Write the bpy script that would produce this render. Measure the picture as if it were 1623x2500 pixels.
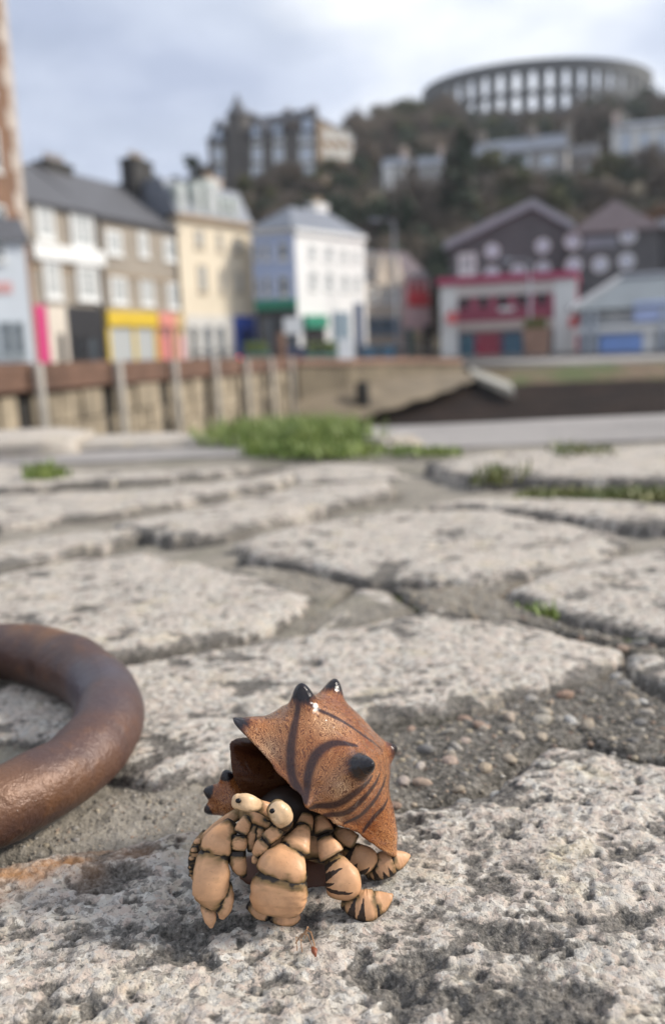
import bpy, bmesh, math, random
import numpy as np
from mathutils import Vector, Matrix

for o in list(bpy.data.objects): bpy.data.objects.remove(o, do_unlink=True)
SC = bpy.context.scene
COL = SC.collection
rnd = random.Random(7)
R = math.radians

# ------------------------------------------------------------------ camera
FPX, UC, VC = 2165.0, 811.5, 1250.0        # focal length in photo pixels, picture centre
PITCH, ROLL, CAMH = R(10.16), R(2.2), 0.178
fwd0 = Vector((0, math.cos(PITCH), -math.sin(PITCH)))
up0 = Vector((0, math.sin(PITCH), math.cos(PITCH)))
rt0 = Vector((1, 0, 0))
RT = rt0 * math.cos(ROLL) - up0 * math.sin(ROLL)
UP = rt0 * math.sin(ROLL) + up0 * math.cos(ROLL)
CAM = Vector((0, 0, CAMH))
cd = bpy.data.cameras.new('camera'); cam = bpy.data.objects.new('camera', cd); COL.objects.link(cam)
m = Matrix((RT, UP, -fwd0)).transposed().to_4x4(); m.translation = CAM
cam.matrix_world = m
cd.sensor_fit = 'VERTICAL'; cd.sensor_height = 24.0; cd.sensor_width = 24.0
cd.lens = FPX / 2500.0 * 24.0
cd.clip_start = 0.01; cd.clip_end = 6000
cd.dof.use_dof = True; cd.dof.focus_distance = 0.283; cd.dof.aperture_fstop = 5.3
SC.camera = cam

# ------------------------------------------------------------------ world: broken cloud over pale blue
SUN_EL, SUN_AZ = R(34), R(84)             # azimuth measured from +Y clockwise (towards +X)
sund = Vector((math.sin(SUN_AZ) * math.cos(SUN_EL), math.cos(SUN_AZ) * math.cos(SUN_EL), math.sin(SUN_EL)))
wd = bpy.data.worlds.new('World'); SC.world = wd; wd.use_nodes = True
nt = wd.node_tree; nt.nodes.clear()
def wn(t, **k):
    n = nt.nodes.new(t)
    for a, b in k.items(): setattr(n, a, b)
    return n
out = wn('ShaderNodeOutputWorld'); bg = wn('ShaderNodeBackground')
sky = wn('ShaderNodeTexSky'); sky.sky_type = 'NISHITA'; sky.sun_disc = False
sky.sun_elevation = SUN_EL; sky.sun_rotation = SUN_AZ; sky.air_density = 1.0; sky.dust_density = 2.5; sky.ozone_density = 1.5
bg.inputs['Strength'].default_value = 0.070
tc = wn('ShaderNodeTexCoord'); mp = wn('ShaderNodeMapping'); mp.inputs['Scale'].default_value = (1, 1, 2.3); mp.inputs['Location'].default_value = (1.3, 0.4, 0.28)
n1 = wn('ShaderNodeTexNoise'); n1.inputs['Scale'].default_value = 2.3; n1.inputs['Detail'].default_value = 6; n1.inputs['Roughness'].default_value = 0.5
n2 = wn('ShaderNodeTexNoise'); n2.inputs['Scale'].default_value = 4.2; n2.inputs['Detail'].default_value = 5
nt.links.new(tc.outputs['Generated'], mp.inputs['Vector'])
nt.links.new(mp.outputs['Vector'], n1.inputs['Vector']); nt.links.new(mp.outputs['Vector'], n2.inputs['Vector'])
cr = wn('ShaderNodeValToRGB')              # cloud colour: grey-blue undersides to white
cr.color_ramp.elements[0].position = 0.36; cr.color_ramp.elements[0].color = (5.7, 6.5, 8.4, 1)
cr.color_ramp.elements[1].position = 0.66; cr.color_ramp.elements[1].color = (13.0, 13.3, 13.6, 1)
e = cr.color_ramp.elements.new(0.5); e.color = (8.0, 8.8, 10.5, 1)
cov = wn('ShaderNodeValToRGB'); cov.color_ramp.elements[0].position = 0.25; cov.color_ramp.elements[1].position = 0.5
cov.color_ramp.elements[0].color = (0.78, 0.78, 0.78, 1)
nt.links.new(n1.outputs['Fac'], cr.inputs['Fac']); nt.links.new(n2.outputs['Fac'], cov.inputs['Fac'])
mx = wn('ShaderNodeMix', data_type='RGBA')
nt.links.new(cov.outputs['Color'], mx.inputs['Factor']); nt.links.new(sky.outputs['Color'], mx.inputs['A']); nt.links.new(cr.outputs['Color'], mx.inputs['B'])
nt.links.new(mx.outputs['Result'], bg.inputs['Color']); nt.links.new(bg.outputs['Background'], out.inputs['Surface'])

# ------------------------------------------------------------------ sun (thinly veiled by cloud) and exposure
sd = bpy.data.lights.new('sun', 'SUN'); sd.energy = 3.7; sd.angle = R(11); sd.color = (1.0, 0.925, 0.82)
so = bpy.data.objects.new('sun', sd); COL.objects.link(so); so.rotation_euler = sund.to_track_quat('Z', 'Y').to_euler(); so.location = (20, -20, 40)
vs = SC.view_settings; vs.view_transform = 'Standard'; vs.look = 'None'; vs.gamma = 1; vs.use_curve_mapping = False; vs.exposure = 0.40

# ------------------------------------------------------------------ pixel helpers (photo pixel + real distance -> world)
def ray(u, v): return RT * ((u - UC) / FPX) + UP * (-(v - VC) / FPX) + fwd0
def W(u, v, Y):
    d = ray(u, v); return CAM + d * (Y / d.y)
def G(u, v, z=0.0):
    d = ray(u, v); return CAM + d * ((z - CAMH) / d.z)
def mpp(Y): return Y / FPX                 # metres per photo pixel at distance Y

# ------------------------------------------------------------------ numpy noise
def _hash(ix, iy, s):
    h = (ix.astype(np.int64) * 374761393 + iy.astype(np.int64) * 668265263 + s * 974711) & 0xffffffff
    h = ((h ^ (h >> 13)) * 1274126177) & 0xffffffff
    h = ((h ^ (h >> 15)) * 2246822519) & 0xffffffff
    return ((h ^ (h >> 16)) & 0xffffff) / float(0xffffff)
def vnoise(x, y, s=0):
    x = np.asarray(x, float); y = np.asarray(y, float)
    ix = np.floor(x); iy = np.floor(y); fx = x - ix; fy = y - iy
    def g(a, b):
        t = _hash(ix + a, iy + b, s) * 6.2831853
        return np.cos(t) * (fx - a) + np.sin(t) * (fy - b)
    ux = fx ** 3 * (fx * (fx * 6 - 15) + 10); uy = fy ** 3 * (fy * (fy * 6 - 15) + 10)
    return ((g(0, 0) * (1 - ux) + g(1, 0) * ux) * (1 - uy) + (g(0, 1) * (1 - ux) + g(1, 1) * ux) * uy) * 1.5
def fbm(x, y, s=0, o=4, gain=0.5):
    r = 0; a = 1.0; f = 1.0; n = 0
    for i in range(o):
        r = r + a * vnoise(x * f + 13.7 * i, y * f - 7.1 * i, s + i * 17); n += a; a *= gain; f *= 2.03
    return r / n * 1.3
def worley(x, y, s=0):
    ix = np.floor(x); iy = np.floor(y); f1 = np.full(x.shape, 9.0); f2 = f1.copy(); idv = np.zeros(x.shape)
    for a in (-1, 0, 1):
        for b in (-1, 0, 1):
            cx = ix + a; cy = iy + b
            d = np.hypot(cx + _hash(cx, cy, s) - x, cy + _hash(cx, cy, s + 5) - y)
            c = d < f1
            f2 = np.where(c, f1, np.minimum(f2, d)); idv = np.where(c, _hash(cx, cy, s + 9), idv); f1 = np.where(c, d, f1)
    return f1, f2, idv
def sstep(a, b, x):
    t = np.clip((x - a) / (b - a), 0, 1); return t * t * (3 - 2 * t)

# ------------------------------------------------------------------ object helpers
def link(name, me, mat=None, parent=None):
    o = bpy.data.objects.new(name, me); COL.objects.link(o)
    if mat is not None and me is not None and not me.materials: me.materials.append(mat)
    if parent is not None: o.parent = parent
    return o
def tag(o, label=None, cat=None, group=None, kind=None):
    if label: o['label'] = label
    if cat: o['category'] = cat
    if group: o['group'] = group
    if kind: o['kind'] = kind
    return o
def empty(name, loc, label=None, cat=None, group=None, kind=None):
    o = bpy.data.objects.new(name, None); COL.objects.link(o); o.location = loc; o.empty_display_size = 0.05
    return tag(o, label, cat, group, kind)
def npmesh(name, V, F, smooth=True, attrs=None, uv=None):
    """V (n,3) array, F (m,3|4) int array"""
    V = np.asarray(V, np.float32); F = np.asarray(F, np.int32); k = F.shape[1]
    me = bpy.data.meshes.new(name)
    me.vertices.add(len(V)); me.vertices.foreach_set('co', V.ravel())
    me.loops.add(F.size); me.loops.foreach_set('vertex_index', F.ravel())
    me.polygons.add(len(F)); me.polygons.foreach_set('loop_start', np.arange(0, F.size, k, dtype=np.int32))
    me.polygons.foreach_set('use_smooth', np.full(len(F), smooth, bool))
    me.update(calc_edges=True)
    for an, av in (attrs or {}).items():
        av = np.asarray(av, np.float32)
        if av.ndim == 1:
            a = me.attributes.new(an, 'FLOAT', 'POINT'); a.data.foreach_set('value', av)
        else:
            a = me.attributes.new(an, 'FLOAT_VECTOR', 'POINT'); a.data.foreach_set('vector', av.ravel())
    me.validate(); return me
class MB:
    """collects polygons for one mesh, in coordinates relative to an origin"""
    def __init__(s, o=(0, 0, 0)): s.v = []; s.f = []; s.o = Vector(o)
    def add(s, vs, fs):
        b = len(s.v); s.v += [tuple(Vector(p) - s.o) for p in vs]; s.f += [tuple(b + i for i in f) for f in fs]; return s
    def box8(s, p): return s.add(p, [(0, 3, 2, 1), (4, 5, 6, 7), (0, 1, 5, 4), (1, 2, 6, 5), (2, 3, 7, 6), (3, 0, 4, 7)])
    def box(s, x0, x1, y0, y1, z0, z1):
        return s.box8([(x0, y0, z0), (x1, y0, z0), (x1, y1, z0), (x0, y1, z0), (x0, y0, z1), (x1, y0, z1), (x1, y1, z1), (x0, y1, z1)])
    def tube(s, pts, rad, n=8, cap=True):
        pts = [Vector(p) for p in pts]; rings = []
        for i, p in enumerate(pts):
            t = (pts[min(i + 1, len(pts) - 1)] - pts[max(i - 1, 0)]).normalized()
            a = t.orthogonal().normalized() if i == 0 else (rings[-1][1] - t * rings[-1][1].dot(t)).normalized()
            b = t.cross(a); r = rad[i] if hasattr(rad, '__len__') else rad
            rings.append(([p + (a * math.cos(k * 2 * math.pi / n) + b * math.sin(k * 2 * math.pi / n)) * r for k in range(n)], a))
        vs = [q for rg, _ in rings for q in rg]
        fs = [(i * n + k, i * n + (k + 1) % n, (i + 1) * n + (k + 1) % n, (i + 1) * n + k) for i in range(len(pts) - 1) for k in range(n)]
        if cap: fs += [tuple(reversed(range(n))), tuple((len(pts) - 1) * n + k for k in range(n))]
        return s.add(vs, fs)
    def mesh(s, name, smooth=False):
        me = bpy.data.meshes.new(name); me.from_pydata(s.v, [], s.f); me.update()
        if smooth: me.polygons.foreach_set('use_smooth', [True] * len(me.polygons))
        return me
    def build(s, name, mat, parent=None, smooth=False):
        me = s.mesh(name, smooth); me.materials.append(mat)
        o = link(name, me, None, parent)
        if parent is None: o.location = s.o
        return o

# ------------------------------------------------------------------ material helpers
class NT:
    def __init__(s, name):
        s.m = bpy.data.materials.new(name); s.m.use_nodes = True; s.t = s.m.node_tree
        s.b = s.t.nodes['Principled BSDF']; s.out = s.t.nodes['Material Output']
    def n(s, t, **k):
        nd = s.t.nodes.new(t)
        for a, b in k.items():
            if a in nd.bl_rna.properties: setattr(nd, a, b)
            else: nd.inputs[a.replace('_', ' ')].default_value = b
        return nd
    def l(s, a, b): s.t.links.new(a, b)
    def coord(s, kind='Object', scale=(1, 1, 1), loc=(0, 0, 0)):
        c = s.n('ShaderNodeTexCoord'); mpn = s.n('ShaderNodeMapping'); mpn.inputs['Scale'].default_value = scale; mpn.inputs['Location'].default_value = loc
        s.l(c.outputs[kind], mpn.inputs['Vector']); return mpn.outputs['Vector']
    def noise(s, vec, scale, detail=4, rough=0.55, dist=0.0):
        nd = s.n('ShaderNodeTexNoise'); nd.inputs['Scale'].default_value = scale; nd.inputs['Detail'].default_value = detail
        nd.inputs['Roughness'].default_value = rough; nd.inputs['Distortion'].default_value = dist; s.l(vec, nd.inputs['Vector']); return nd.outputs['Fac']
    def ramp(s, fac, stops):
        r = s.n('ShaderNodeValToRGB'); els = r.color_ramp.elements
        while len(els) < len(stops): els.new(0.5)
        for e_, (p, c) in zip(els, stops): e_.position = p; e_.color = (c, c, c, 1) if not hasattr(c, '__len__') else (*c, 1)
        s.l(fac, r.inputs['Fac']); return r.outputs['Color']
    def mix(s, fac, a, b, blend='MIX'):
        mm = s.n('ShaderNodeMix', data_type='RGBA', blend_type=blend)
        for key, val in (('Factor', fac), ('A', a), ('B', b)):
            if hasattr(val, 'links'): s.l(val, mm.inputs[key])
            else: mm.inputs[key].default_value = val if key == 'Factor' else (*val, 1)
        return mm.outputs['Result']
    def math(s, op, a, b=0.0):
        mm = s.n('ShaderNodeMath', operation=op)
        for i, val in enumerate((a, b)):
            if hasattr(val, 'links'): s.l(val, mm.inputs[i])
            else: mm.inputs[i].default_value = val
        return mm.outputs[0]
    def attr(s, name):
        a = s.n('ShaderNodeAttribute'); a.attribute_name = name; return a
    def bump(s, h, strength, dist, prev=None):
        b = s.n('ShaderNodeBump'); b.inputs['Strength'].default_value = strength; b.inputs['Distance'].default_value = dist
        s.l(h, b.inputs['Height'])
        if prev is not None: s.l(prev, b.inputs['Normal'])
        return b.outputs['Normal']
    def fin(s, col=None, rough=None, nrm=None, **k):
        for key, val in (('Base Color', col), ('Roughness', rough), ('Normal', nrm)):
            if val is None: continue
            if hasattr(val, 'links'): s.l(val, s.b.inputs[key])
            else: s.b.inputs[key].default_value = (*val, 1) if hasattr(val, '__len__') else val
        for a, b in k.items(): s.b.inputs[a.replace('_', ' ')].default_value = b
        return s.m
_mats = {}
def plain(name, col, rough=0.7, var=0.25, scale=0.6, bump=0.0, **k):
    """painted / weathered surface: base colour broken up by noise"""
    if name in _mats: return _mats[name]
    t = NT(name); v = t.coord()
    f = t.noise(v, scale, 5, 0.6); g = t.noise(v, scale * 7, 3, 0.6)
    c = t.mix(t.ramp(f, [(0.3, 0.0), (0.7, 1.0)]), tuple(x * (1 - var) for x in col), tuple(min(1, x * (1 + var * 0.6)) for x in col))
    c = t.mix(t.math('MULTIPLY', g, 0.35 * min(1, var * 3)), c, tuple(x * 0.75 for x in col))
    nrm = t.bump(g, bump, 0.05) if bump else None
    _mats[name] = t.fin(c, rough, nrm, **k); return _mats[name]
# ================================================================== QUAY TOP: stones, mortar, pebbles
def granite(name, dirt_amt=1.0, scale=1.0):
    t = NT(name); v = t.coord('Object')
    big = t.noise(v, 9, 4, 0.6); mid = t.noise(v, 75, 5, 0.65, 0.6); fine = t.noise(v, 620, 4, 0.7); grn = t.noise(v, 210, 5, 0.7, 0.4)
    vo = t.n('ShaderNodeTexVoronoi', feature='F1'); vo.inputs['Scale'].default_value = 430 * scale; vo.inputs['Randomness'].default_value = 1.0
    wv = t.n('ShaderNodeVectorMath', operation='ADD'); sc = t.n('ShaderNodeVectorMath', operation='SCALE'); sc.inputs['Scale'].default_value = 0.006
    nz = t.n('ShaderNodeTexNoise'); nz.inputs['Scale'].default_value = 160; nz.inputs['Detail'].default_value = 3; t.l(v, nz.inputs['Vector'])
    t.l(nz.outputs['Color'], sc.inputs[0]); t.l(v, wv.inputs[0]); t.l(sc.outputs[0], wv.inputs[1]); t.l(wv.outputs[0], vo.inputs['Vector'])
    sep = t.n('ShaderNodeSeparateColor'); t.l(vo.outputs['Color'], sep.inputs['Color'])
    grain = t.ramp(sep.outputs[0], [(0.0, (0.10, 0.095, 0.09)), (0.14, (0.25, 0.235, 0.215)), (0.26, (0.58, 0.53, 0.45)), (0.45, (0.53, 0.43, 0.37)), (0.6, (0.64, 0.60, 0.53)), (0.78, (0.44, 0.425, 0.405)), (1.0, (0.74, 0.71, 0.65))])
    base = t.mix(t.ramp(big, [(0.35, 0.0), (0.68, 1.0)]), (0.47, 0.43, 0.375), (0.60, 0.545, 0.465))
    c = t.mix(0.8, base, grain)
    c = t.mix(t.ramp(mid, [(0.45, 0.0), (0.62, 0.4)]), c, (0.55, 0.44, 0.38))
    c = t.mix(t.ramp(t.noise(v, 28, 4, 0.6), [(0.55, 0.0), (0.72, 0.45)]), c, (0.60, 0.50, 0.30))
    # fine dark mica specks
    c = t.mix(t.ramp(fine, [(0.34, 0.85), (0.44, 0.0)]), c, (0.07, 0.066, 0.06))
    # grit and old soot lying in patches (own attribute, laid with the stone's own weathering)
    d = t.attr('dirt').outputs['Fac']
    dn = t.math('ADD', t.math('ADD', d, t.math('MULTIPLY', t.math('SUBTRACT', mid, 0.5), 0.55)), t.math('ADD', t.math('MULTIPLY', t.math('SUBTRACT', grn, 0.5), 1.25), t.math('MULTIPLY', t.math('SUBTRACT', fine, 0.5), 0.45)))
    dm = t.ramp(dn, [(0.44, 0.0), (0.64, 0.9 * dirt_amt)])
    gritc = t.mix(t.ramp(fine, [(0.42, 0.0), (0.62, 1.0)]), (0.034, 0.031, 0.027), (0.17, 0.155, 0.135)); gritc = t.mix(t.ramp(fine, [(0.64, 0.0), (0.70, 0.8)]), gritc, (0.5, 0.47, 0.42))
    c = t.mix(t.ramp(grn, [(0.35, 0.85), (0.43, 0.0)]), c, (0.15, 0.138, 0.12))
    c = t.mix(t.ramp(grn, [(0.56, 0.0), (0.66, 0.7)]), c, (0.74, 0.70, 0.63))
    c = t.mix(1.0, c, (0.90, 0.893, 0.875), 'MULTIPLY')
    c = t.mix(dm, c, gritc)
    # rust run-off and lichen
    ru = t.attr('rust').outputs['Fac']
    c = t.mix(t.math('MULTIPLY', ru, t.ramp(mid, [(0.3, 0.55), (0.55, 1.0)])), c, t.mix(mid, (0.27, 0.095, 0.030), (0.44, 0.23, 0.075)))
    h = t.math('ADD', t.math('MULTIPLY', mid, 0.7), t.math('ADD', t.math('MULTIPLY', grn, 0.55), t.math('MULTIPLY', fine, 0.25)))
    nrm = t.bump(h, 1.0, 0.0026)
    nrm = t.bump(sep.outputs[1], 0.3, 0.0006, nrm)
    return t.fin(c, 0.78, nrm)
M_STONE = granite('weathered_granite')

def mortar_mat():
    t = NT('old_mortar'); v = t.coord('Object')
    a = t.noise(v, 40, 5, 0.65); b = t.noise(v, 300, 4, 0.7); big = t.noise(v, 6, 3, 0.5)
    wet = t.attr('damp').outputs['Fac']
    c = t.mix(t.ramp(a, [(0.3, 0.0), (0.7, 1.0)]), t.mix(wet, (0.17, 0.15, 0.12), (0.032, 0.029, 0.024)), t.mix(wet, (0.34, 0.305, 0.25), (0.10, 0.09, 0.074)))
    c = t.mix(t.ramp(b, [(0.45, 0.0), (0.7, 0.8)]), c, (0.36, 0.33, 0.285))
    c = t.mix(t.ramp(big, [(0.52, 0.0), (0.7, 0.45)]), c, (0.095, 0.10, 0.04))
    return t.fin(c, 0.9, t.bump(t.math('ADD', a, b), 1.0, 0.003))
M_MORTAR = mortar_mat()

def poly_sdf(px, py, poly):
    d = np.full(px.shape, 1e9); ins = np.zeros(px.shape, bool); n = len(poly)
    for i in range(n):
        ax, ay = poly[i]; bx, by = poly[(i + 1) % n]
        ex, ey = bx - ax, by - ay; wx, wy = px - ax, py - ay
        q = np.clip((wx * ex + wy * ey) / (ex * ex + ey * ey + 1e-12), 0, 1)
        d = np.minimum(d, (wx - ex * q) ** 2 + (wy - ey * q) ** 2)
        c = ((ay > py) != (by > py)) & (px < (bx - ax) * (py - ay) / (by - ay + 1e-12) + ax)
        ins ^= c
    return np.where(ins, 1, -1) * np.sqrt(d)          # + inside

STONE_POLYS = []
quay = empty('quay', (0, 0.9, 0), kind='structure')
def stone_height(x, y, seed, amp):
    """weathered top: broad swells, lumps, flaky grains and pits; returns z and where grit has lodged"""
    swell = fbm(x * 9, y * 9, seed, 3) * 0.0036
    lumps = fbm(x * 38, y * 46, seed + 3, 4, 0.55)
    grains = fbm(x * 190, y * 260, seed + 4, 3, 0.6) * 0.0009
    pits = np.clip(fbm(x * 30 + 5, y * 40, seed + 11, 5, 0.6) - 0.12, 0, 1) * np.clip(0.75 + fbm(x * 11, y * 11, seed + 61, 2) * 1.6, 0.1, 1.3)
    pock = np.clip(fbm(x * 120, y * 150, seed + 51, 3, 0.6) - 0.14, 0, 1)
    flakes = np.abs(fbm(x * 85, y * 150, seed + 21, 3, 0.6)) * 0.0011
    z = swell + lumps * 0.0017 + grains + flakes - pits * 0.0072 - pock * 0.0040
    dirt = np.clip(0.30 + pits * 2.2 + pock * 1.3 - lumps * 0.45 + fbm(x * 13, y * 17, seed + 31, 4) * 0.42, 0, 1)
    return z * amp, dirt
def stone(pts, seed, step, top=0.0, edge=0.012, drop=0.015, amp=1.0, label=None, rusty=None, tilt=(0, 0), dirt_bias=0.0, ground_px=True, fit=None, stains_shade=()):
    P = [tuple(G(u, v)[:2]) if ground_px else (u, v) for u, v in pts]
    STONE_POLYS.append(P)
    xs = [p[0] for p in P]; ys = [p[1] for p in P]; pad = 0.012
    gx = np.arange(min(xs) - pad, max(xs) + pad, step); gy = np.arange(min(ys) - pad, max(ys) + pad, step)
    X, Y = np.meshgrid(gx, gy); X = X.ravel(); Y = Y.ravel()
    wob = fbm(X * 14, Y * 14, seed + 40, 4) * 0.0085 + fbm(X * 70, Y * 70, seed + 44, 3) * 0.0022
    d = poly_sdf(X, Y, P) + wob
    z, dirt = stone_height(X, Y, seed, amp * (1.0 if step < 0.001 else 0.62))
    e_ = np.clip(1 - d / edge, 0, 1.8)
    z = top + z - drop * 0.30 * np.clip(e_, 0, 1) ** 2.4 - drop * 0.9 * np.clip(e_ - 0.95, 0, 1) - 0.035 * np.clip(-d / 0.006, 0, 1)
    cx, cy = sum(xs) / len(xs), sum(ys) / len(ys)
    z += (X - cx) * tilt[0] + (Y - cy) * tilt[1]
    if fit is not None: z = fit(X, Y, z)
    dirt = np.clip(dirt + dirt_bias + (0.35 if step < 0.001 else -0.14) * 1.0 * (np.clip(e_, 0, 1) if step < 0.001 else 1) + (0 if step < 0.001 else 0.6 * np.clip(e_ - 0.35, 0, 1)), 0, 1)
    for su, sv, ru, rv in stains_shade:                           # grit patches, plus shade painted under and left of the crab
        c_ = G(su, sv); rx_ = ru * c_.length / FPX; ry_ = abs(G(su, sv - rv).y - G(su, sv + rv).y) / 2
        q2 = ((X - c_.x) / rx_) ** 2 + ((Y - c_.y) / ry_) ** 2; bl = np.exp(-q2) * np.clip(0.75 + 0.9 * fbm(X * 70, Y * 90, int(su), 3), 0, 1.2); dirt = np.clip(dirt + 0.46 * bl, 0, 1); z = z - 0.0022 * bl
    rs = rusty(X, Y) if rusty is not None else np.zeros(X.shape)
    keep = d > -0.009
    nx = len(gx); ny = len(gy); idx = np.arange(nx * ny).reshape(ny, nx)
    q = np.stack([idx[:-1, :-1], idx[:-1, 1:], idx[1:, 1:], idx[1:, :-1]], -1).reshape(-1, 4)
    q = q[keep[q].all(1)]
    used = np.unique(q); remap = np.full(nx * ny, -1); remap[used] = np.arange(len(used))
    o = Vector((cx, cy, 0))
    V = np.stack([X - cx, Y - cy, z], 1)[used]
    me = npmesh('stone', V, remap[q], True, {'dirt': dirt[used], 'rust': rs[used]})
    ob = link('stone', me, M_STONE, quay); ob.location = o - quay.location
    if label: ob['label'] = label
    return ob
S = 1.0505
def vw(*pts): return [(a * S, b * S) for a, b in pts]      # from the 1545-wide preview to photo pixels

RUST_A, RUST_B = G(-60, 2158), G(400, 2046)
def rust_fn(X, Y):
    ax, ay = RUST_A.x, RUST_A.y; ex, ey = RUST_B.x - ax, RUST_B.y - ay; L = math.hypot(ex, ey)
    s = ((X - ax) * ex + (Y - ay) * ey) / L; d = ((X - ax) * -ey + (Y - ay) * ex) / L
    w = 0.012 + fbm(X * 40, Y * 40, 77, 3) * 0.006
    return np.exp(-((d + fbm(X * 30, Y * 30, 71, 3) * 0.008) / w) ** 2) * np.clip(1.05 - s / L * 0.8, 0, 1) * np.clip(0.85 + fbm(X * 50, Y * 90, 75, 3) * 1.2, 0, 1)
# --- the slab the crab stands on
def settle(X, Y, z):                                        # a worn flat where the figurine stands
    w = np.exp(-(((X - 0.0) / 0.05) ** 2 + ((Y - 0.272) / 0.036) ** 2) ** 2)
    return z * (1 - 0.55 * w) - 0.0008 * w
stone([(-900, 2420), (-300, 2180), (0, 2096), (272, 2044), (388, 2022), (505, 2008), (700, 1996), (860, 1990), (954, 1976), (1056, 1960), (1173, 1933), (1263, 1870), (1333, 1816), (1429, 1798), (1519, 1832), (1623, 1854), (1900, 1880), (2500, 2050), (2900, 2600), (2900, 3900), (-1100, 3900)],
      101, 0.00085, amp=1.0, dirt_bias=-0.06, edge=0.016, rusty=rust_fn, fit=settle, stains_shade=[(650, 2306, 130, 34), (478, 2116, 70, 26), (430, 2262, 70, 44), (900, 2222, 70, 20), (1060, 2226, 70, 16), (1180, 2262, 70, 24), (1330, 2330, 120, 70), (1540, 2270, 70, 60), (1040, 2470, 150, 46), (150, 2480, 90, 40), (620, 2150, 70, 22), (330, 2420, 60, 22), (1480, 2060, 60, 22), (1260, 2110, 50, 18), (1000, 2010, 120, 14), (760, 2240, 60, 30), (250, 2140, 90, 20)], label='wide pale granite slab, pitted and rust streaked, that carries the figurine')
# --- the slab behind it
stone([(-260, 1800), (-220, 1700), (0, 1672), (140, 1650), (240, 1630), (420, 1590), (590, 1565), (735, 1544), (1008, 1492), (1260, 1513), (1440, 1556), (1513, 1580), (1470, 1618), (1391, 1649), (1311, 1675), (1226, 1686), (1162, 1715), (1056, 1734), (864, 1762), (575, 1868), (489, 1893), (404, 1909), (342, 1901), (250, 1880), (120, 1800), (40, 1800), (-100, 1840)],
      112, 0.0016, top=0.001, edge=0.018)
stone([(-520, 1480), (-120, 1408), (0, 1398), (200, 1365), (357, 1350), (504, 1376), (672, 1418), (751, 1455), (735, 1492), (588, 1540), (400, 1577), (231, 1607), (0, 1640), (-250, 1660), (-560, 1600)], 123, 0.0022, top=0.002, edge=0.022)
stone(vw((822, 1352), (900, 1356), (965, 1402), (905, 1420), (800, 1436), (725, 1452), (770, 1400)), 134, 0.0020, top=-0.004, edge=0.014)
stone(vw((545, 1262), (700, 1222), (900, 1186), (1150, 1188), (1400, 1232), (1470, 1262), (1380, 1300), (1170, 1340), (1000, 1350), (860, 1346), (720, 1318), (600, 1296)), 145, 0.0030, top=0.003, edge=0.026)
stone(vw((1178, 1372), (1250, 1334), (1400, 1298), (1545, 1268), (1900, 1250), (2200, 1380), (1900, 1540), (1545, 1482), (1350, 1436), (1250, 1402)), 156, 0.0026, top=0.002, edge=0.022)
stone(vw((1475, 1518), (1560, 1508), (1800, 1560), (1820, 1640), (1620, 1640), (1500, 1568)), 167, 0.0022, top=0.0, edge=0.016)
stone(vw((-320, 1290), (0, 1262), (180, 1236), (345, 1222), (335, 1238), (230, 1268), (100, 1296), (0, 1316), (-350, 1360)), 178, 0.003, top=0.002, edge=0.025)
stone(vw((-500, 1165), (0, 1152), (300, 1142), (480, 1124), (690, 1098), (660, 1122), (480, 1156), (310, 1186), (120, 1208), (0, 1222), (-460, 1240)), 189, 0.004, top=0.004, edge=0.03)
stone(vw((255, 1222), (420, 1186), (690, 1132), (915, 1116), (905, 1146), (780, 1176), (600, 1216), (520, 1242), (400, 1250)), 190, 0.0035, top=0.004, edge=0.03)
stone(vw((-450, 1082), (0, 1078), (140, 1096), (330, 1096), (560, 1088), (690, 1082), (400, 1110), (0, 1136), (-460, 1140)), 201, 0.0045, top=0.003, edge=0.03)
stone(vw((985, 1090), (1120, 1070), (1300, 1056), (1560, 1050), (2100, 1060), (2200, 1120), (1560, 1128), (1300, 1128), (1080, 1118)), 212, 0.005, top=0.012, edge=0.035)
stone(vw((960, 1180), (1080, 1160), (1250, 1158), (1545, 1172), (2000, 1190), (2060, 1240), (1545, 1228), (1260, 1196), (1100, 1178)), 223, 0.0045, top=0.004, edge=0.03)
stone(vw((640, 1084), (760, 1066), (880, 1072), (960, 1100), (880, 1106), (700, 1108)), 234, 0.004, top=-0.004, edge=0.03)
# stones just outside the picture
stone([(-0.75, -0.12), (-0.32, -0.1), (-0.36, 0.22), (-0.5, 0.3), (-0.8, 0.28)], 245, 0.006, ground_px=False)
stone([(-0.8, 0.36), (-0.5, 0.33), (-0.36, 0.42), (-0.42, 0.56), (-0.78, 0.6)], 256, 0.006, ground_px=False)
stone([(0.5, 0.05), (0.85, 0.0), (0.9, 0.32), (0.62, 0.38), (0.46, 0.3)], 267, 0.006, ground_px=False)
stone([(0.44, 0.42), (0.7, 0.43), (0.74, 0.6), (0.5, 0.66), (0.4, 0.56)], 278, 0.006, ground_px=False)
stone([(-0.3, -0.45), (0.3, -0.48), (0.34, -0.02), (-0.3, 0.0)], 289, 0.006, ground_px=False)

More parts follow.
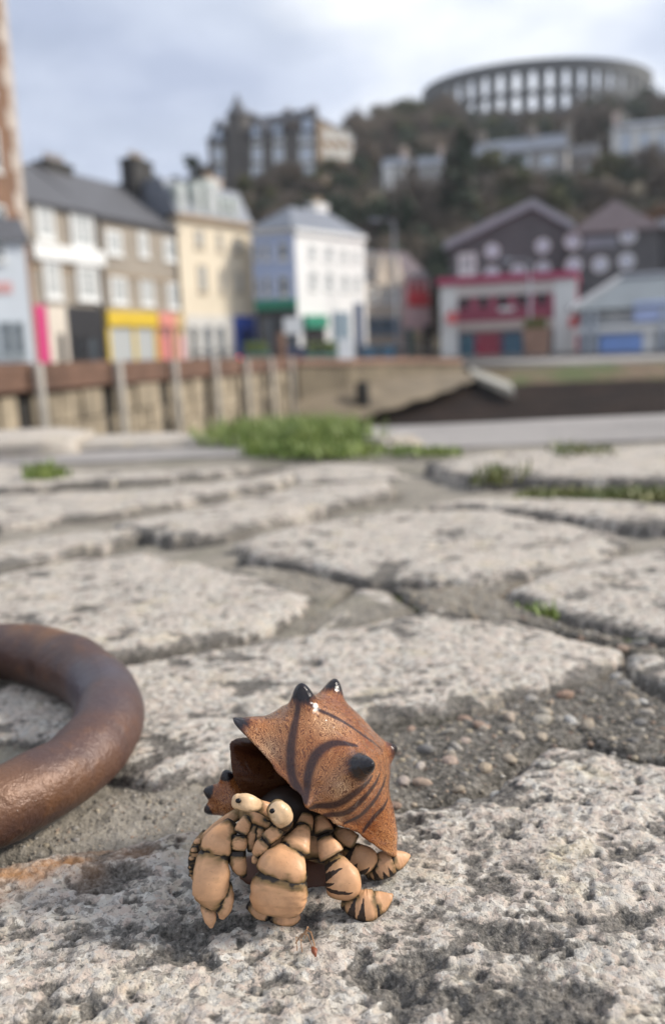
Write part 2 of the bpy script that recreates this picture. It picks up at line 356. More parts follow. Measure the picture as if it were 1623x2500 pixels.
# --- mortar bed: fine near the camera, coarse further off
def in_stones(x, y, m=0.0):
    r = np.full(x.shape, -1e9)
    for P in STONE_POLYS: r = np.maximum(r, poly_sdf(x, y, P))
    return r
def bed_z(X, Y):
    e_ = in_stones(X, Y)
    return -0.0036 + fbm(X * 16, Y * 16, 301, 4) * 0.0030 + fbm(X * 120, Y * 120, 305, 3) * 0.0013 - 0.004 * np.clip(fbm(X * 5, Y * 5, 311, 2) + 0.1, 0, 1) - 0.012 * np.exp(-((e_ + 0.003) / 0.0042) ** 2) * np.clip(0.5 + 1.6 * fbm(X * 9, Y * 9, 317, 2), 0, 1.2)
def damp(X, Y):                                              # loose dark gravel fill at the right, pale hard mortar elsewhere; soil in the cracks
    e_ = in_stones(X, Y); g = sstep(-0.02, 0.05, X) * sstep(0.66, 0.5, Y + 0.0 * X) * sstep(0.30, 0.34, Y)
    return np.clip(g + 0.9 * np.exp(-((e_ + 0.003) / 0.006) ** 2) * np.clip(0.6 + fbm(X * 9, Y * 9, 317, 2) * 2, 0, 1) + 0.5 * np.clip(fbm(X * 7, Y * 7, 341, 3), 0, 1), 0, 1)
def bed(x0, x1, y0, y1, step, dz=0.0):
    gx = np.arange(x0, x1 + step * 0.5, step); gy = np.arange(y0, y1 + step * 0.5, step)
    X, Y = np.meshgrid(gx, gy); nx, ny = len(gx), len(gy); X = X.ravel(); Y = Y.ravel()
    z = bed_z(X, Y) + dz
    idx = np.arange(nx * ny).reshape(ny, nx)
    q = np.stack([idx[:-1, :-1], idx[:-1, 1:], idx[1:, 1:], idx[1:, :-1]], -1).reshape(-1, 4)
    return X, Y, z, q
X, Y, z, q = bed(-0.3, 0.42, 0.28, 0.76, 0.0019)
mo = link('mortar', npmesh('mortar', np.stack([X, Y, z], 1), q, True, {'damp': damp(X, Y)}), M_MORTAR, quay); mo.location = -quay.location
X, Y, z, q = bed(-1.6, 1.6, -0.7, 1.95, 0.02, -0.004)
z = z - 0.03 * ((X > -0.29) & (X < 0.41) & (Y > 0.29) & (Y < 0.75))
mo = link('mortar', npmesh('mortar', np.stack([X, Y, z], 1), q, True, {'damp': damp(X, Y)}), M_MORTAR, quay); mo.location = -quay.location

# --- pebbles set in the mortar
def pebble_mesh(seed):
    bm = bmesh.new(); bmesh.ops.create_icosphere(bm, subdivisions=2, radius=1)
    r = random.Random(seed); ax = [Vector((r.gauss(0, 1), r.gauss(0, 1), r.gauss(0, 1))).normalized() for _ in range(5)]
    for v_ in bm.verts:
        k = 1.0
        for a in ax:
            dd = v_.co.dot(a)
            if dd > 0.55: k -= (dd - 0.55) * 0.5
        v_.co *= k
    me = bpy.data.meshes.new('pebble'); bm.to_mesh(me); bm.free()
    me.polygons.foreach_set('use_smooth', [True] * len(me.polygons)); return me
def pebble_mat():
    t = NT('pebble_stone'); oi = t.n('ShaderNodeObjectInfo'); v = t.coord('Object')
    c = t.ramp(oi.outputs['Random'], [(0.0, (0.30, 0.265, 0.22)), (0.2, (0.46, 0.36, 0.25)), (0.38, (0.40, 0.385, 0.36)), (0.55, (0.17, 0.16, 0.15)), (0.7, (0.48, 0.43, 0.35)), (0.85, (0.36, 0.22, 0.15)), (0.95, (0.56, 0.54, 0.50))])
    c = t.mix(t.ramp(t.noise(v, 2.2, 4), [(0.4, 0.0), (0.7, 0.6)]), c, (0.13, 0.12, 0.10))
    return t.fin(c, 0.62, t.bump(t.noise(v, 5, 3), 0.4, 0.1))
M_PEB = pebble_mat()
PM = [pebble_mesh(i) for i in range(6)]
for p_ in PM: p_.materials.append(M_PEB)
rs = np.random.RandomState(5)
cand = np.stack([rs.uniform(-0.26, 0.40, 13000), rs.uniform(0.28, 0.72, 13000)], 1)
sd_ = in_stones(cand[:, 0], cand[:, 1]); cand = cand[sd_ < -0.004]
clump = fbm(cand[:, 0] * 22, cand[:, 1] * 22, 333, 2)
right = cand[:, 0] > 0.02
cand = cand[(clump > np.where(right, -0.7, 0.12))]
szs = np.exp(rs.normal(math.log(0.0016), 0.45, len(cand))); szs = np.clip(szs, 0.0008, 0.0044) * np.where(cand[:, 0] > 0.02, 1.0, 0.62)
cz = bed_z(cand[:, 0], cand[:, 1])
order = np.argsort(-szs / cand[:, 1])
for k, i in enumerate(order[:260]):
    ob = link('pebble', PM[k % 6], None, quay); s_ = szs[i]
    ob.location = Vector((cand[i, 0], cand[i, 1], cz[i] - s_ * 0.02)) - quay.location
    ob.scale = (s_ * rs.uniform(0.9, 1.5), s_ * rs.uniform(0.75, 1.1), s_ * rs.uniform(0.5, 0.8)); ob.rotation_euler = (rs.uniform(-.3, .3), rs.uniform(-.3, .3), rs.uniform(0, 6.3))
def grit(name, pts, sizes, zs, mat, parent=None):
    base = np.array([[1, 0, 0], [-.5, .87, 0], [-.5, -.87, 0], [0, 0, .8], [.2, .1, -.6]]); F0 = np.array([[0, 1, 3], [1, 2, 3], [2, 0, 3], [1, 0, 4], [2, 1, 4], [0, 2, 4]])
    n = len(pts); a = rs.uniform(0, 6.28, n); V = base[None] * sizes[:, None, None] * rs.uniform(0.7, 1.3, (n, 5, 1))
    ca, sa = np.cos(a)[:, None], np.sin(a)[:, None]
    x = V[..., 0] * ca - V[..., 1] * sa + pts[:, 0, None]; y = V[..., 0] * sa + V[..., 1] * ca + pts[:, 1, None]; zz = V[..., 2] + zs[:, None]
    F = (F0[None] + (np.arange(n) * 5)[:, None, None]).reshape(-1, 3)
    return npmesh(name, np.stack([x, y, zz], -1).reshape(-1, 3), F, False)
def grit_mat():
    t = NT('grit'); v = t.coord('Object'); vo = t.n('ShaderNodeTexVoronoi'); vo.inputs['Scale'].default_value = 500; t.l(v, vo.inputs['Vector'])
    sp = t.n('ShaderNodeSeparateColor'); t.l(vo.outputs['Color'], sp.inputs['Color'])
    return t.fin(t.ramp(sp.outputs[0], [(0.0, (0.07, 0.065, 0.06)), (0.35, (0.20, 0.18, 0.155)), (0.65, (0.38, 0.33, 0.26)), (0.85, (0.30, 0.20, 0.14)), (1.0, (0.58, 0.55, 0.5))]), 0.8)
M_GRIT = grit_mat()
rest = order[260:]
p3 = np.stack([rs.uniform(-0.26, 0.40, 26000), rs.uniform(0.28, 0.72, 26000)], 1); p3 = p3[in_stones(p3[:, 0], p3[:, 1]) < 0.0]
bmi = bmesh.new(); bmesh.ops.create_icosphere(bmi, subdivisions=1, radius=1); IV = np.array([v_.co[:] for v_ in bmi.verts]); IF = np.array([[v_.index for v_ in f_.verts] for f_ in bmi.faces]); bmi.free()
nP = len(rest); ang = rs.uniform(0, 6.28, nP); sc3 = szs[rest][:, None] * np.stack([rs.uniform(.9, 1.5, nP), rs.uniform(.7, 1.1, nP), rs.uniform(.5, .8, nP)], 1) * 0.85
Vp = IV[None] * sc3[:, None, :] * rs.uniform(.85, 1.12, (nP, len(IV), 1)); ca_, sa_ = np.cos(ang)[:, None], np.sin(ang)[:, None]
Vp = np.stack([Vp[..., 0] * ca_ - Vp[..., 1] * sa_ + cand[rest, 0][:, None], Vp[..., 0] * sa_ + Vp[..., 1] * ca_ + cand[rest, 1][:, None], Vp[..., 2] + (cz[rest] - szs[rest] * 0.12)[:, None]], -1)
Fp = (IF[None] + (np.arange(nP) * len(IV))[:, None, None]).reshape(-1, 3)
tone = np.repeat(rs.uniform(0, 1, nP), len(IV))
tg = NT('small_pebbles'); M_SPEB = tg.fin(tg.ramp(tg.attr('tone').outputs['Fac'], [(0.0, (0.12, 0.108, 0.09)), (0.25, (0.28, 0.235, 0.165)), (0.45, (0.07, 0.065, 0.058)), (0.6, (0.38, 0.33, 0.25)), (0.72, (0.20, 0.125, 0.085)), (0.8, (0.10, 0.09, 0.08)), (0.93, (0.46, 0.43, 0.38)), (1.0, (0.16, 0.145, 0.13))]), .65)
gp = link('gravel', npmesh('gravel', Vp.reshape(-1, 3), Fp, True, {'tone': tone}), M_SPEB, quay); gp.location = -quay.location; gp['kind'] = 'stuff'
pts = p3; szz = rs.uniform(0.0003, 0.0009, len(p3))
g_ = link('gravel', grit('gravel', pts, szz, bed_z(pts[:, 0], pts[:, 1]) + szz * 0.3, M_GRIT), M_GRIT, quay); g_.location = -quay.location; g_['kind'] = 'stuff'

# --- concrete apron along the quay edge and the body of the quay below it
M_CONC = plain('grey_concrete', (0.33, 0.305, 0.285), 0.7, 0.4, 1.6, 0.3)
M_WALLST = plain('quay_rubble', (0.27, 0.235, 0.18), 0.9, 0.45, 0.8, 0.6)
def sheet(name, pts, z, mat, parent, thick=0.1):
    b = MB(parent.location if parent else (0, 0, 0))
    n = len(pts); b.add([(x, y, z) for x, y in pts] + [(x, y, z - thick) for x, y in pts], [tuple(range(n)), tuple(n + i for i in reversed(range(n)))] + [(i, n + i, n + (i + 1) % n, (i + 1) % n) for i in range(n)][::1])
    return b.build(name, mat, parent)
sheet('concrete_apron', [(-1.9, 1.58), (-0.3, 1.66), (0.25, 1.66), (3.6, 1.62), (9.0, 1.6), (9.0, 2.42), (3.0, 2.40), (0.25, 2.18), (-0.10, 2.20), (-0.32, 2.12), (-0.9, 2.10), (-1.9, 2.02)], -0.004, M_CONC, quay, 0.25)
sheet('concrete_apron', [(-4.4, -7), (9, -7), (9, 1.60), (1.58, 1.62), (1.58, -0.68), (-1.58, -0.68), (-1.58, 1.56), (-1.9, 1.56), (-4.4, 1.5)], -0.012, M_CONC, quay, 0.25)
sheet('quay_body', [(-4.36, -7), (9, -7), (9, 2.36), (3.0, 2.34), (0.25, 2.14), (-0.10, 2.16), (-0.32, 2.08), (-0.9, 2.06), (-1.9, 1.98), (-4.36, 1.45)], -0.06, M_WALLST, quay, 3.4)
# raised kerb blocks along the quay edge on the left
def rough_block(name, cx, cy, sx, sy, h, rot, seed, parent, mat=M_STONE):
    n = 14; V = []; bm = bmesh.new(); bmesh.ops.create_cube(bm, size=1); bmesh.ops.subdivide_edges(bm, edges=bm.edges[:], cuts=7, use_grid_fill=True)
    r = random.Random(seed)
    me = bpy.data.meshes.new(name); 
    for v_ in bm.verts:
        p = v_.co; l = max(abs(p.x), abs(p.y), abs(p.z)); 
        q_ = Vector((p.x * sx, p.y * sy, p.z * h))
        k = sum(abs(c) > 0.42 for c in p); sh = (0, 0, 0.015, 0.03)[k]
        q_ -= Vector((math.copysign(sh, p.x), math.copysign(sh, p.y), math.copysign(sh * .6, p.z)))
        q_ += Vector((1, 1, 1)) * 0.0
        n_ = float(vnoise(np.array([p.x * 5 + seed]), np.array([p.y * 5 + p.z * 3]), seed)[0]); q_ *= 1 + n_ * 0.05
        v_.co = q_
    bm.to_mesh(me); bm.free(); me.polygons.foreach_set('use_smooth', [True] * len(me.polygons))
    for an in ('dirt', 'rust'): me.attributes.new(an, 'FLOAT', 'POINT')
    o = link(name, me, mat, parent); o.location = Vector((cx, cy, h / 2 - 0.05)) - (parent.location if parent else Vector()); o.rotation_euler = (0, 0, rot); return o
a_ = G(20, 1105); rough_block('kerb_stone', a_.x - 0.12, a_.y + 0.06, 0.52, 0.26, 0.085, 0.1, 3, quay)
for k_, (u_, v_) in enumerate([(120, 1108), (330, 1112)]):
    a_ = G(u_, v_); rough_block('kerb_stone', a_.x, a_.y + 0.22, 0.56, 0.14, 0.062, -0.02, 5 + k_, quay)
a_ = G(950, 1085); rough_block('kerb_stone', a_.x, a_.y, 0.11, 0.10, 0.066, 0.3, 11, quay)
# ================================================================== IRON MOORING RING
def iron_mat():
    t = NT('rusted_iron'); v = t.coord('Object')
    a = t.noise(v, 16, 5, 0.6, 0.4); b = t.noise(v, 90, 5, 0.65); c_ = t.noise(v, 700, 2, 0.6); big = t.noise(v, 7, 3, 0.5)
    c = t.mix(t.ramp(a, [(0.3, 0.0), (0.7, 1.0)]), (0.026, 0.014, 0.014), (0.095, 0.046, 0.034))
    c = t.mix(t.ramp(b, [(0.5, 0.0), (0.72, 0.7)]), c, (0.150, 0.066, 0.030))
    c = t.mix(t.ramp(big, [(0.58, 0.0), (0.68, 0.8)]), c, (0.24, 0.105, 0.030))
    c = t.mix(t.ramp(big, [(0.36, 0.85), (0.5, 0.0)]), c, (0.078, 0.068, 0.086))
    c = t.mix(t.ramp(c_, [(0.72, 0.0), (0.78, 0.7)]), c, (0.42, 0.38, 0.33))
    nrm = t.bump(b, 0.55, 0.0022); nrm = t.bump(t.noise(v, 260, 4, 0.7), 0.5, 0.0011, nrm); nrm = t.bump(c_, 0.4, 0.0006, nrm)
    return t.fin(c, t.ramp(a, [(0.3, 0.30), (0.7, 0.52)]), nrm, Metallic=0.2, Specular_IOR_Level=0.75)
M_IRON = iron_mat()
# centre line: a bent bar lying on the stones, tight at its right-hand bend
ring_c = [(-0.135, 0.3065), (-0.1225, 0.321), (-0.1115, 0.342), (-0.106, 0.367), (-0.1085, 0.397), (-0.121, 0.427), (-0.141, 0.455), (-0.167, 0.478), (-0.197, 0.492), (-0.228, 0.489), (-0.255, 0.465), (-0.275, 0.428), (-0.281, 0.388), (-0.271, 0.350), (-0.249, 0.321), (-0.218, 0.301), (-0.186, 0.293), (-0.157, 0.2955)]
def ring_mesh():
    n = len(ring_c); pts = []
    for i in range(n):
        p0, p1, p2, p3_ = [np.array(ring_c[(i + k) % n]) for k in (-1, 0, 1, 2)]
        for t_ in np.linspace(0, 1, 10, endpoint=False):
            pts.append(0.5 * ((2 * p1) + (-p0 + p2) * t_ + (2 * p0 - 5 * p1 + 4 * p2 - p3_) * t_ ** 2 + (-p0 + 3 * p1 - 3 * p2 + p3_) * t_ ** 3))
    pts = np.array(pts); m_ = len(pts); k_ = 48
    tan = np.roll(pts, -1, 0) - np.roll(pts, 1, 0); tan /= np.linalg.norm(tan, axis=1)[:, None]
    out_ = np.stack([tan[:, 1], -tan[:, 0]], 1); V = []
    phi = np.arange(k_) / k_ * 2 * math.pi
    for i in range(m_):
        r = (0.0146 + 0.0022 * min(1, max(0, (pts[i, 1] - 0.33) / 0.12))) * (1 + 0.02 * math.sin(i * 0.21) + 0.014 * math.sin(i * 0.53 + 1))
        a = phi; rr = r * (1 + 0.016 * np.sin(2 * a + i * 0.11) + 0.013 * vnoise(np.full(k_, i * 0.22), a * 2.2, 9))
        V.append(np.stack([pts[i, 0] + out_[i, 0] * rr * np.cos(a), pts[i, 1] + out_[i, 1] * rr * np.cos(a), r - 0.0006 + rr * np.sin(a)], 1))
    V = np.concatenate(V); idx = np.arange(m_ * k_).reshape(m_, k_)
    F = np.stack([idx, np.roll(idx, -1, 0), np.roll(np.roll(idx, -1, 0), -1, 1), np.roll(idx, -1, 1)], -1).reshape(-1, 4)
    return V, F
V, F = ring_mesh(); oc = np.array([-0.19, 0.375, 0.0])
rg = link('mooring_ring', npmesh('mooring_ring', V - oc, F), M_IRON); rg.location = oc
tag(rg, 'thick rusty brown iron mooring ring lying on the quay stones', 'mooring ring')

# ================================================================== HERMIT CRAB FIGURINE
crab_loc = G(730, 2190); crab_loc.z = 0.0
crab = empty('hermit_crab_figurine', crab_loc, 'glazed ceramic hermit crab figurine with spiky brown shell and peach legs', 'figurine')
CL = np.array(crab_loc)

def clay_mat(name, base, dark, rough=0.5):
    t = NT(name); v = t.coord('Object')
    n_ = t.noise(v, 260, 5, 0.6); f_ = t.noise(v, 1500, 3, 0.6); bg_ = t.noise(v, 90, 3, 0.5)
    c = t.mix(t.ramp(n_, [(0.35, 0.0), (0.68, 1.0)]), tuple(x * 0.86 for x in base), tuple(min(1, x * 1.08) for x in base))
    c = t.mix(t.ramp(bg_, [(0.5, 0.0), (0.75, 0.4)]), c, (base[0] * 0.72, base[1] * 0.60, base[2] * 0.45))
    c = t.mix(t.ramp(f_, [(0.28, 0.55), (0.36, 0.0)]), c, tuple(x * 0.35 for x in base))
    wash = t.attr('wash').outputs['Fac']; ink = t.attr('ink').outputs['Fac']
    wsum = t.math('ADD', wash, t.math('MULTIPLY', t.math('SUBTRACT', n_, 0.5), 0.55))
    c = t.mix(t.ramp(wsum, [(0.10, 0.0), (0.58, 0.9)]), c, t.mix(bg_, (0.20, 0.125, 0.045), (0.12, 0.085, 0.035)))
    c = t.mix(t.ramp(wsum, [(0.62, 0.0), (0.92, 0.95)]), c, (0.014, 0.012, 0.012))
    c = t.mix(t.ramp(t.math('ADD', ink, t.math('MULTIPLY', t.math('SUBTRACT', f_, 0.5), 0.25)), [(0.42, 0.0), (0.6, 0.96)]), c, dark)
    nrm = t.bump(n_, 0.16, 0.0008)
    return t.fin(c, rough, nrm, Specular_IOR_Level=0.28, Coat_Weight=0.06, Coat_Roughness=0.25, Subsurface_Weight=0.0)
M_CLAY = clay_mat('peach_ceramic', (0.62, 0.35, 0.19), (0.018, 0.013, 0.012))
M_EYE = clay_mat('cream_ceramic', (0.70, 0.49, 0.30), (0.012, 0.01, 0.012), 0.35)

SEGS = []
def spline(P, n):
    P = np.array(P, float); m_ = len(P); outp = []
    Q = np.vstack([2 * P[0] - P[1], P, 2 * P[-1] - P[-2]])
    ts = np.linspace(0, m_ - 1, n)
    for t_ in ts:
        i = min(int(t_), m_ - 2); f = t_ - i; p0, p1, p2, p3_ = Q[i], Q[i + 1], Q[i + 2], Q[i + 3]
        outp.append(0.5 * ((2 * p1) + (-p0 + p2) * f + (2 * p0 - 5 * p1 + 4 * p2 - p3_) * f * f + (-p0 + 3 * p1 - 3 * p2 + p3_) * f ** 3))
    return np.array(outp), ts / (m_ - 1)
def segment(name, pts, parent=None, mat=None, thick=0.8, exp=2.55, cap=(0.35, 0.35), rings=44, around=44, wash=(0.9, 0.5), zig=None, seed=1, rough=0.02, under=0.35, keel=0.0, tipdark=0.0, flare=0.0):
    """one cast limb segment. pts = (u, v, Y, half width in px[, thickness ratio]) along its axis."""
    ctr = [np.array(W(p[0], p[1], p[2])) for p in pts]
    rad = [p[3] * p[2] * 1.09 / FPX for p in pts]; th = [p[4] if len(p) > 4 else thick for p in pts]
    C, ts = spline([list(c) + [r, h] for c, r, h in zip(ctr, rad, th)], rings)
    ax = C[:, :3]; rr = np.maximum(C[:, 3], 1e-5); hh = C[:, 4]
    L = np.concatenate([[0], np.cumsum(np.linalg.norm(np.diff(ax, axis=0), axis=1))]); tot = L[-1]
    # rounded ends, added beyond the axis ends
    def capr(n_, c0, r0, h0, dirn, amt):
        q_ = np.linspace(0, math.pi / 2, n_ + 1)[1:]
        return [(c0 + dirn * r0 * amt * math.sin(a), r0 * max(0.0, math.cos(a)) ** 0.8 + 1e-6, h0) for a in q_]
    rr = rr * (1 - flare + flare * 1.12 * sstep(0.0, 0.85, ts))
    t0 = ax[0] - ax[1]; t0 /= np.linalg.norm(t0); t1 = ax[-1] - ax[-2]; t1 /= np.linalg.norm(t1)
    pre = capr(9, ax[0], rr[0], hh[0], t0, cap[0])[::-1]; post = capr(9, ax[-1], rr[-1], hh[-1], t1, cap[1])
    A = np.array([p[0] for p in pre] + list(ax) + [p[0] for p in post]); RR = np.array([p[1] for p in pre] + list(rr) + [p[1] for p in post]); HH = np.array([p[2] for p in pre] + list(hh) + [p[2] for p in post])
    n = len(A); T = np.gradient(A, axis=0); T /= np.linalg.norm(T, axis=1)[:, None] + 1e-12
    S_ = np.concatenate([[0], np.cumsum(np.linalg.norm(np.diff(A, axis=0), axis=1))]); S_ /= S_[-1]
    view = A - np.array(CAM); view /= np.linalg.norm(view, axis=1)[:, None]
    side = np.cross(T, view); side /= np.linalg.norm(side, axis=1)[:, None] + 1e-12
    nor = np.cross(side, T)
    if np.mean(np.sum(nor * view, 1)) > 0: nor = -nor; 
    ph = np.arange(around) / around * 2 * math.pi; c_, s_ = np.cos(ph), np.sin(ph)
    ce = np.sign(c_) * np.abs(c_) ** (2 / exp); se = np.sign(s_) * np.abs(s_) ** (2 / exp)
    PH = np.broadcast_to(ph, (n, around)); TT = np.broadcast_to(S_[:, None], (n, around))
    bump = 1 + rough * fbm(np.sin(PH) * 1.3 + seed * 3.3, TT * 6 + seed, seed, 3) * (RR[:, None] > 2e-5) - 0.05 * np.abs(fbm(np.cos(PH) * 1.5 + seed * 1.7, TT * 4.5 + seed * 2.3, seed + 9, 2)) + keel * np.exp(-((np.abs(PH - math.pi / 2)) / 0.5) ** 2)
    P = A[:, None, :] + side[:, None, :] * (ce[None, :] * RR[:, None] * bump)[..., None] + nor[:, None, :] * (se[None, :] * (RR * HH)[:, None] * bump)[..., None]
    # paint: wash at joints, painted shade underneath and behind, inked flames along one side
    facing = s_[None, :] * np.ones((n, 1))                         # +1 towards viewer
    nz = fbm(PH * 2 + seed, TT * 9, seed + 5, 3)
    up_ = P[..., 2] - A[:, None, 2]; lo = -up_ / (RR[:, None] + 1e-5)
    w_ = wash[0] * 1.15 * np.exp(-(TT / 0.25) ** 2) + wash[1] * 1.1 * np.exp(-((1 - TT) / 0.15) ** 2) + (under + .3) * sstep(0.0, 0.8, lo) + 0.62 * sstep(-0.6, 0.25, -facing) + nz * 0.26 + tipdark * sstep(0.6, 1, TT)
    ink = np.zeros_like(w_)
    if zig:
        sgn, k0, k1, cnt, reach = zig                              # which side, from-to along, number of flames, how far round
        tt = (TT - k0) / (k1 - k0); tri = np.abs((tt * cnt) % 1 - 0.5) * 2
        prof = np.where((tt > 0) & (tt < 1), reach * (1 - tri) * (0.75 + 0.35 * np.sin(np.floor(tt * cnt) * 2.1 + seed)), -1)
        edge_ = (sgn * c_[None, :] + 1) / 2                          # 1 on the inked side
        ink = np.where((prof > 0) & (edge_ + 0.10 * facing < 2, ) [0], sstep(0.0, 0.10, prof - (1 - edge_)), 0) * (facing > -0.6)
    V = P.reshape(-1, 3) - CL; idx = np.arange(n * around).reshape(n, around)
    F = np.stack([idx[:-1], np.roll(idx[:-1], -1, 1), np.roll(idx[1:], -1, 1), idx[1:]], -1).reshape(-1, 4)
    me = npmesh(name, V, F, True, {'wash': w_.ravel(), 'ink': ink.ravel()})
    o = link(name, me, mat or M_CLAY, parent if parent is not None else crab); SEGS.append((me, V)); return o

def chain(name, segs, **k):
    """first segment is the limb, the others are its sub-parts"""
    root = None
    for i, (pts, kw) in enumerate(segs):
        kk = dict(k); kk.update(kw); nm = kk.pop('nm', None)
        o = segment(name if root is None else (nm or 'segment'), pts, root, seed=kk.pop('seed', i * 7 + len(name)), **kk)
        root = root or o
    return root

# big claw in front
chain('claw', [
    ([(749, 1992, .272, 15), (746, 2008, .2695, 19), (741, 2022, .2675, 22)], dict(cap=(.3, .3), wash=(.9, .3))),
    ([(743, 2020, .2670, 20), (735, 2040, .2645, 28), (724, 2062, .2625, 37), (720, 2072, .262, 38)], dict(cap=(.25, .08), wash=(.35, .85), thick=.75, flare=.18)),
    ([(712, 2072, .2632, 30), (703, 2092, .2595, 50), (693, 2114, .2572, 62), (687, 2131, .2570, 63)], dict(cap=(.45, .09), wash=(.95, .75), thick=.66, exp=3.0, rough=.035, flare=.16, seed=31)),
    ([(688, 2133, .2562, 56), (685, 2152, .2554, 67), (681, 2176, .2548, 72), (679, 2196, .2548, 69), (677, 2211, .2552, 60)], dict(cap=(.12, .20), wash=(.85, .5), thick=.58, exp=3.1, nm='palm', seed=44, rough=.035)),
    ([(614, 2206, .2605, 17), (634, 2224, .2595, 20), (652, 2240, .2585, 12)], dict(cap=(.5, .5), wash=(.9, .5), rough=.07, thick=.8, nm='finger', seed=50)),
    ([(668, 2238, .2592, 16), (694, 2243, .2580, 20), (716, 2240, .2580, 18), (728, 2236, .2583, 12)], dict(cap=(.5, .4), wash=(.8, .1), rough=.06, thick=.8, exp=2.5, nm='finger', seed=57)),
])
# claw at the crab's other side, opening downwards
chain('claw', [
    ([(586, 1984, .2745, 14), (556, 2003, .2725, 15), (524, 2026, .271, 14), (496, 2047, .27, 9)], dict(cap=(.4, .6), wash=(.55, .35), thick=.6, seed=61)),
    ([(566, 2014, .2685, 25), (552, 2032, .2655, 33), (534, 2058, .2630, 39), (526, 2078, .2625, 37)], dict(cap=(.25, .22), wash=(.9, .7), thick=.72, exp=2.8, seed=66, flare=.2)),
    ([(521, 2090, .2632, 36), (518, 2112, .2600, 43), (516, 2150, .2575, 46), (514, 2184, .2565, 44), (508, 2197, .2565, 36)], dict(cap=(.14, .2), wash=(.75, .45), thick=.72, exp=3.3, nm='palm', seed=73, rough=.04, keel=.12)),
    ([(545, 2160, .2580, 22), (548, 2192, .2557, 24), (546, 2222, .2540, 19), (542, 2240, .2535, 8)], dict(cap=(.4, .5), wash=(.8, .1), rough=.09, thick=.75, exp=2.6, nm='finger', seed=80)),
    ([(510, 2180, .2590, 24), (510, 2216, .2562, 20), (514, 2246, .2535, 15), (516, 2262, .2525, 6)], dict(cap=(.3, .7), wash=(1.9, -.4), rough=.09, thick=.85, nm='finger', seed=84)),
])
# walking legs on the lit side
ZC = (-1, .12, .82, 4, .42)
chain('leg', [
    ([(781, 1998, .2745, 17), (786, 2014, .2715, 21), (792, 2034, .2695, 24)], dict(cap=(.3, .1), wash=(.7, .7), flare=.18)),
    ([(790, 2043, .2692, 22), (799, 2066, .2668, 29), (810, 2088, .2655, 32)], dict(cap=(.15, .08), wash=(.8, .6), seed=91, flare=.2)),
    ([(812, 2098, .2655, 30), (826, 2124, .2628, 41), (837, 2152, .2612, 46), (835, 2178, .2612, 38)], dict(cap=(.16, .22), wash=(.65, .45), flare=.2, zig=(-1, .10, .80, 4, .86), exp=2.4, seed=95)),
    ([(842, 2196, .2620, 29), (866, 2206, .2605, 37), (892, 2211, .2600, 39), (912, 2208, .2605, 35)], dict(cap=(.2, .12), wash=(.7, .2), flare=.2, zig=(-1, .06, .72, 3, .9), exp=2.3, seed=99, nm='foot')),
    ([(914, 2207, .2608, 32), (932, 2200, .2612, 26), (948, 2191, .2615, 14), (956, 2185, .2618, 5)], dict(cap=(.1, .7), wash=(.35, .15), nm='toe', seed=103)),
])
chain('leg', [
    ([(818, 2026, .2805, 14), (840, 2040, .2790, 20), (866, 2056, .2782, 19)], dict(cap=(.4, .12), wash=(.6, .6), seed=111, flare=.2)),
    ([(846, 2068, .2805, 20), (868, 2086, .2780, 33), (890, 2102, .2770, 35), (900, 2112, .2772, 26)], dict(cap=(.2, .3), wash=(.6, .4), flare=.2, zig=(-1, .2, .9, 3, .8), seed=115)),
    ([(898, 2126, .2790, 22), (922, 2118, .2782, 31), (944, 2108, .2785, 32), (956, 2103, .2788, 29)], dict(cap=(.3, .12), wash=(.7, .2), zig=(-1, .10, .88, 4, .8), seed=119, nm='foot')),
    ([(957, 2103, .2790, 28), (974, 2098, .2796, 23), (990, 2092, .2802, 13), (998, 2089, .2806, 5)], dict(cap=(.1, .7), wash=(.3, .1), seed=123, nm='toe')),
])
# serrated leg half hidden behind the open claw
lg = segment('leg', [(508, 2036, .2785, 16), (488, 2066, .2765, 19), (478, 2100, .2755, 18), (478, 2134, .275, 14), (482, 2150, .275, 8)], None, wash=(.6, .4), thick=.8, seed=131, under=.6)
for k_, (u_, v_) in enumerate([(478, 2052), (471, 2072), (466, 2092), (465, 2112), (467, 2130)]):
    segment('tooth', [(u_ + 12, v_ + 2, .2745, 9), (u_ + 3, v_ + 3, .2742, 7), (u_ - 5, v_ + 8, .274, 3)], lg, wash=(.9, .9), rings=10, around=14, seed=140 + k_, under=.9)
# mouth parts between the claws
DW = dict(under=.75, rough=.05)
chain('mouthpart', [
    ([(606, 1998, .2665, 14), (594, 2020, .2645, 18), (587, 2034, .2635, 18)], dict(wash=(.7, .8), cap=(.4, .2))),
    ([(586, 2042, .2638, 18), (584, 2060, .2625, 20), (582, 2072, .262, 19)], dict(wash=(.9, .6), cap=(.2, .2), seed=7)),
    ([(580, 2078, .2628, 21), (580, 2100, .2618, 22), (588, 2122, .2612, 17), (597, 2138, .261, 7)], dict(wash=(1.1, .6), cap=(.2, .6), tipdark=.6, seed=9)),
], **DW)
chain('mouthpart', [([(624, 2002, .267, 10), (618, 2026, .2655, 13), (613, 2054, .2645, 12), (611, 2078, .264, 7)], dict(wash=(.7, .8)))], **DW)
chain('mouthpart', [([(643, 2004, .2665, 9), (637, 2026, .265, 11), (628, 2054, .264, 8)], dict(wash=(.8, .7)))], **DW)
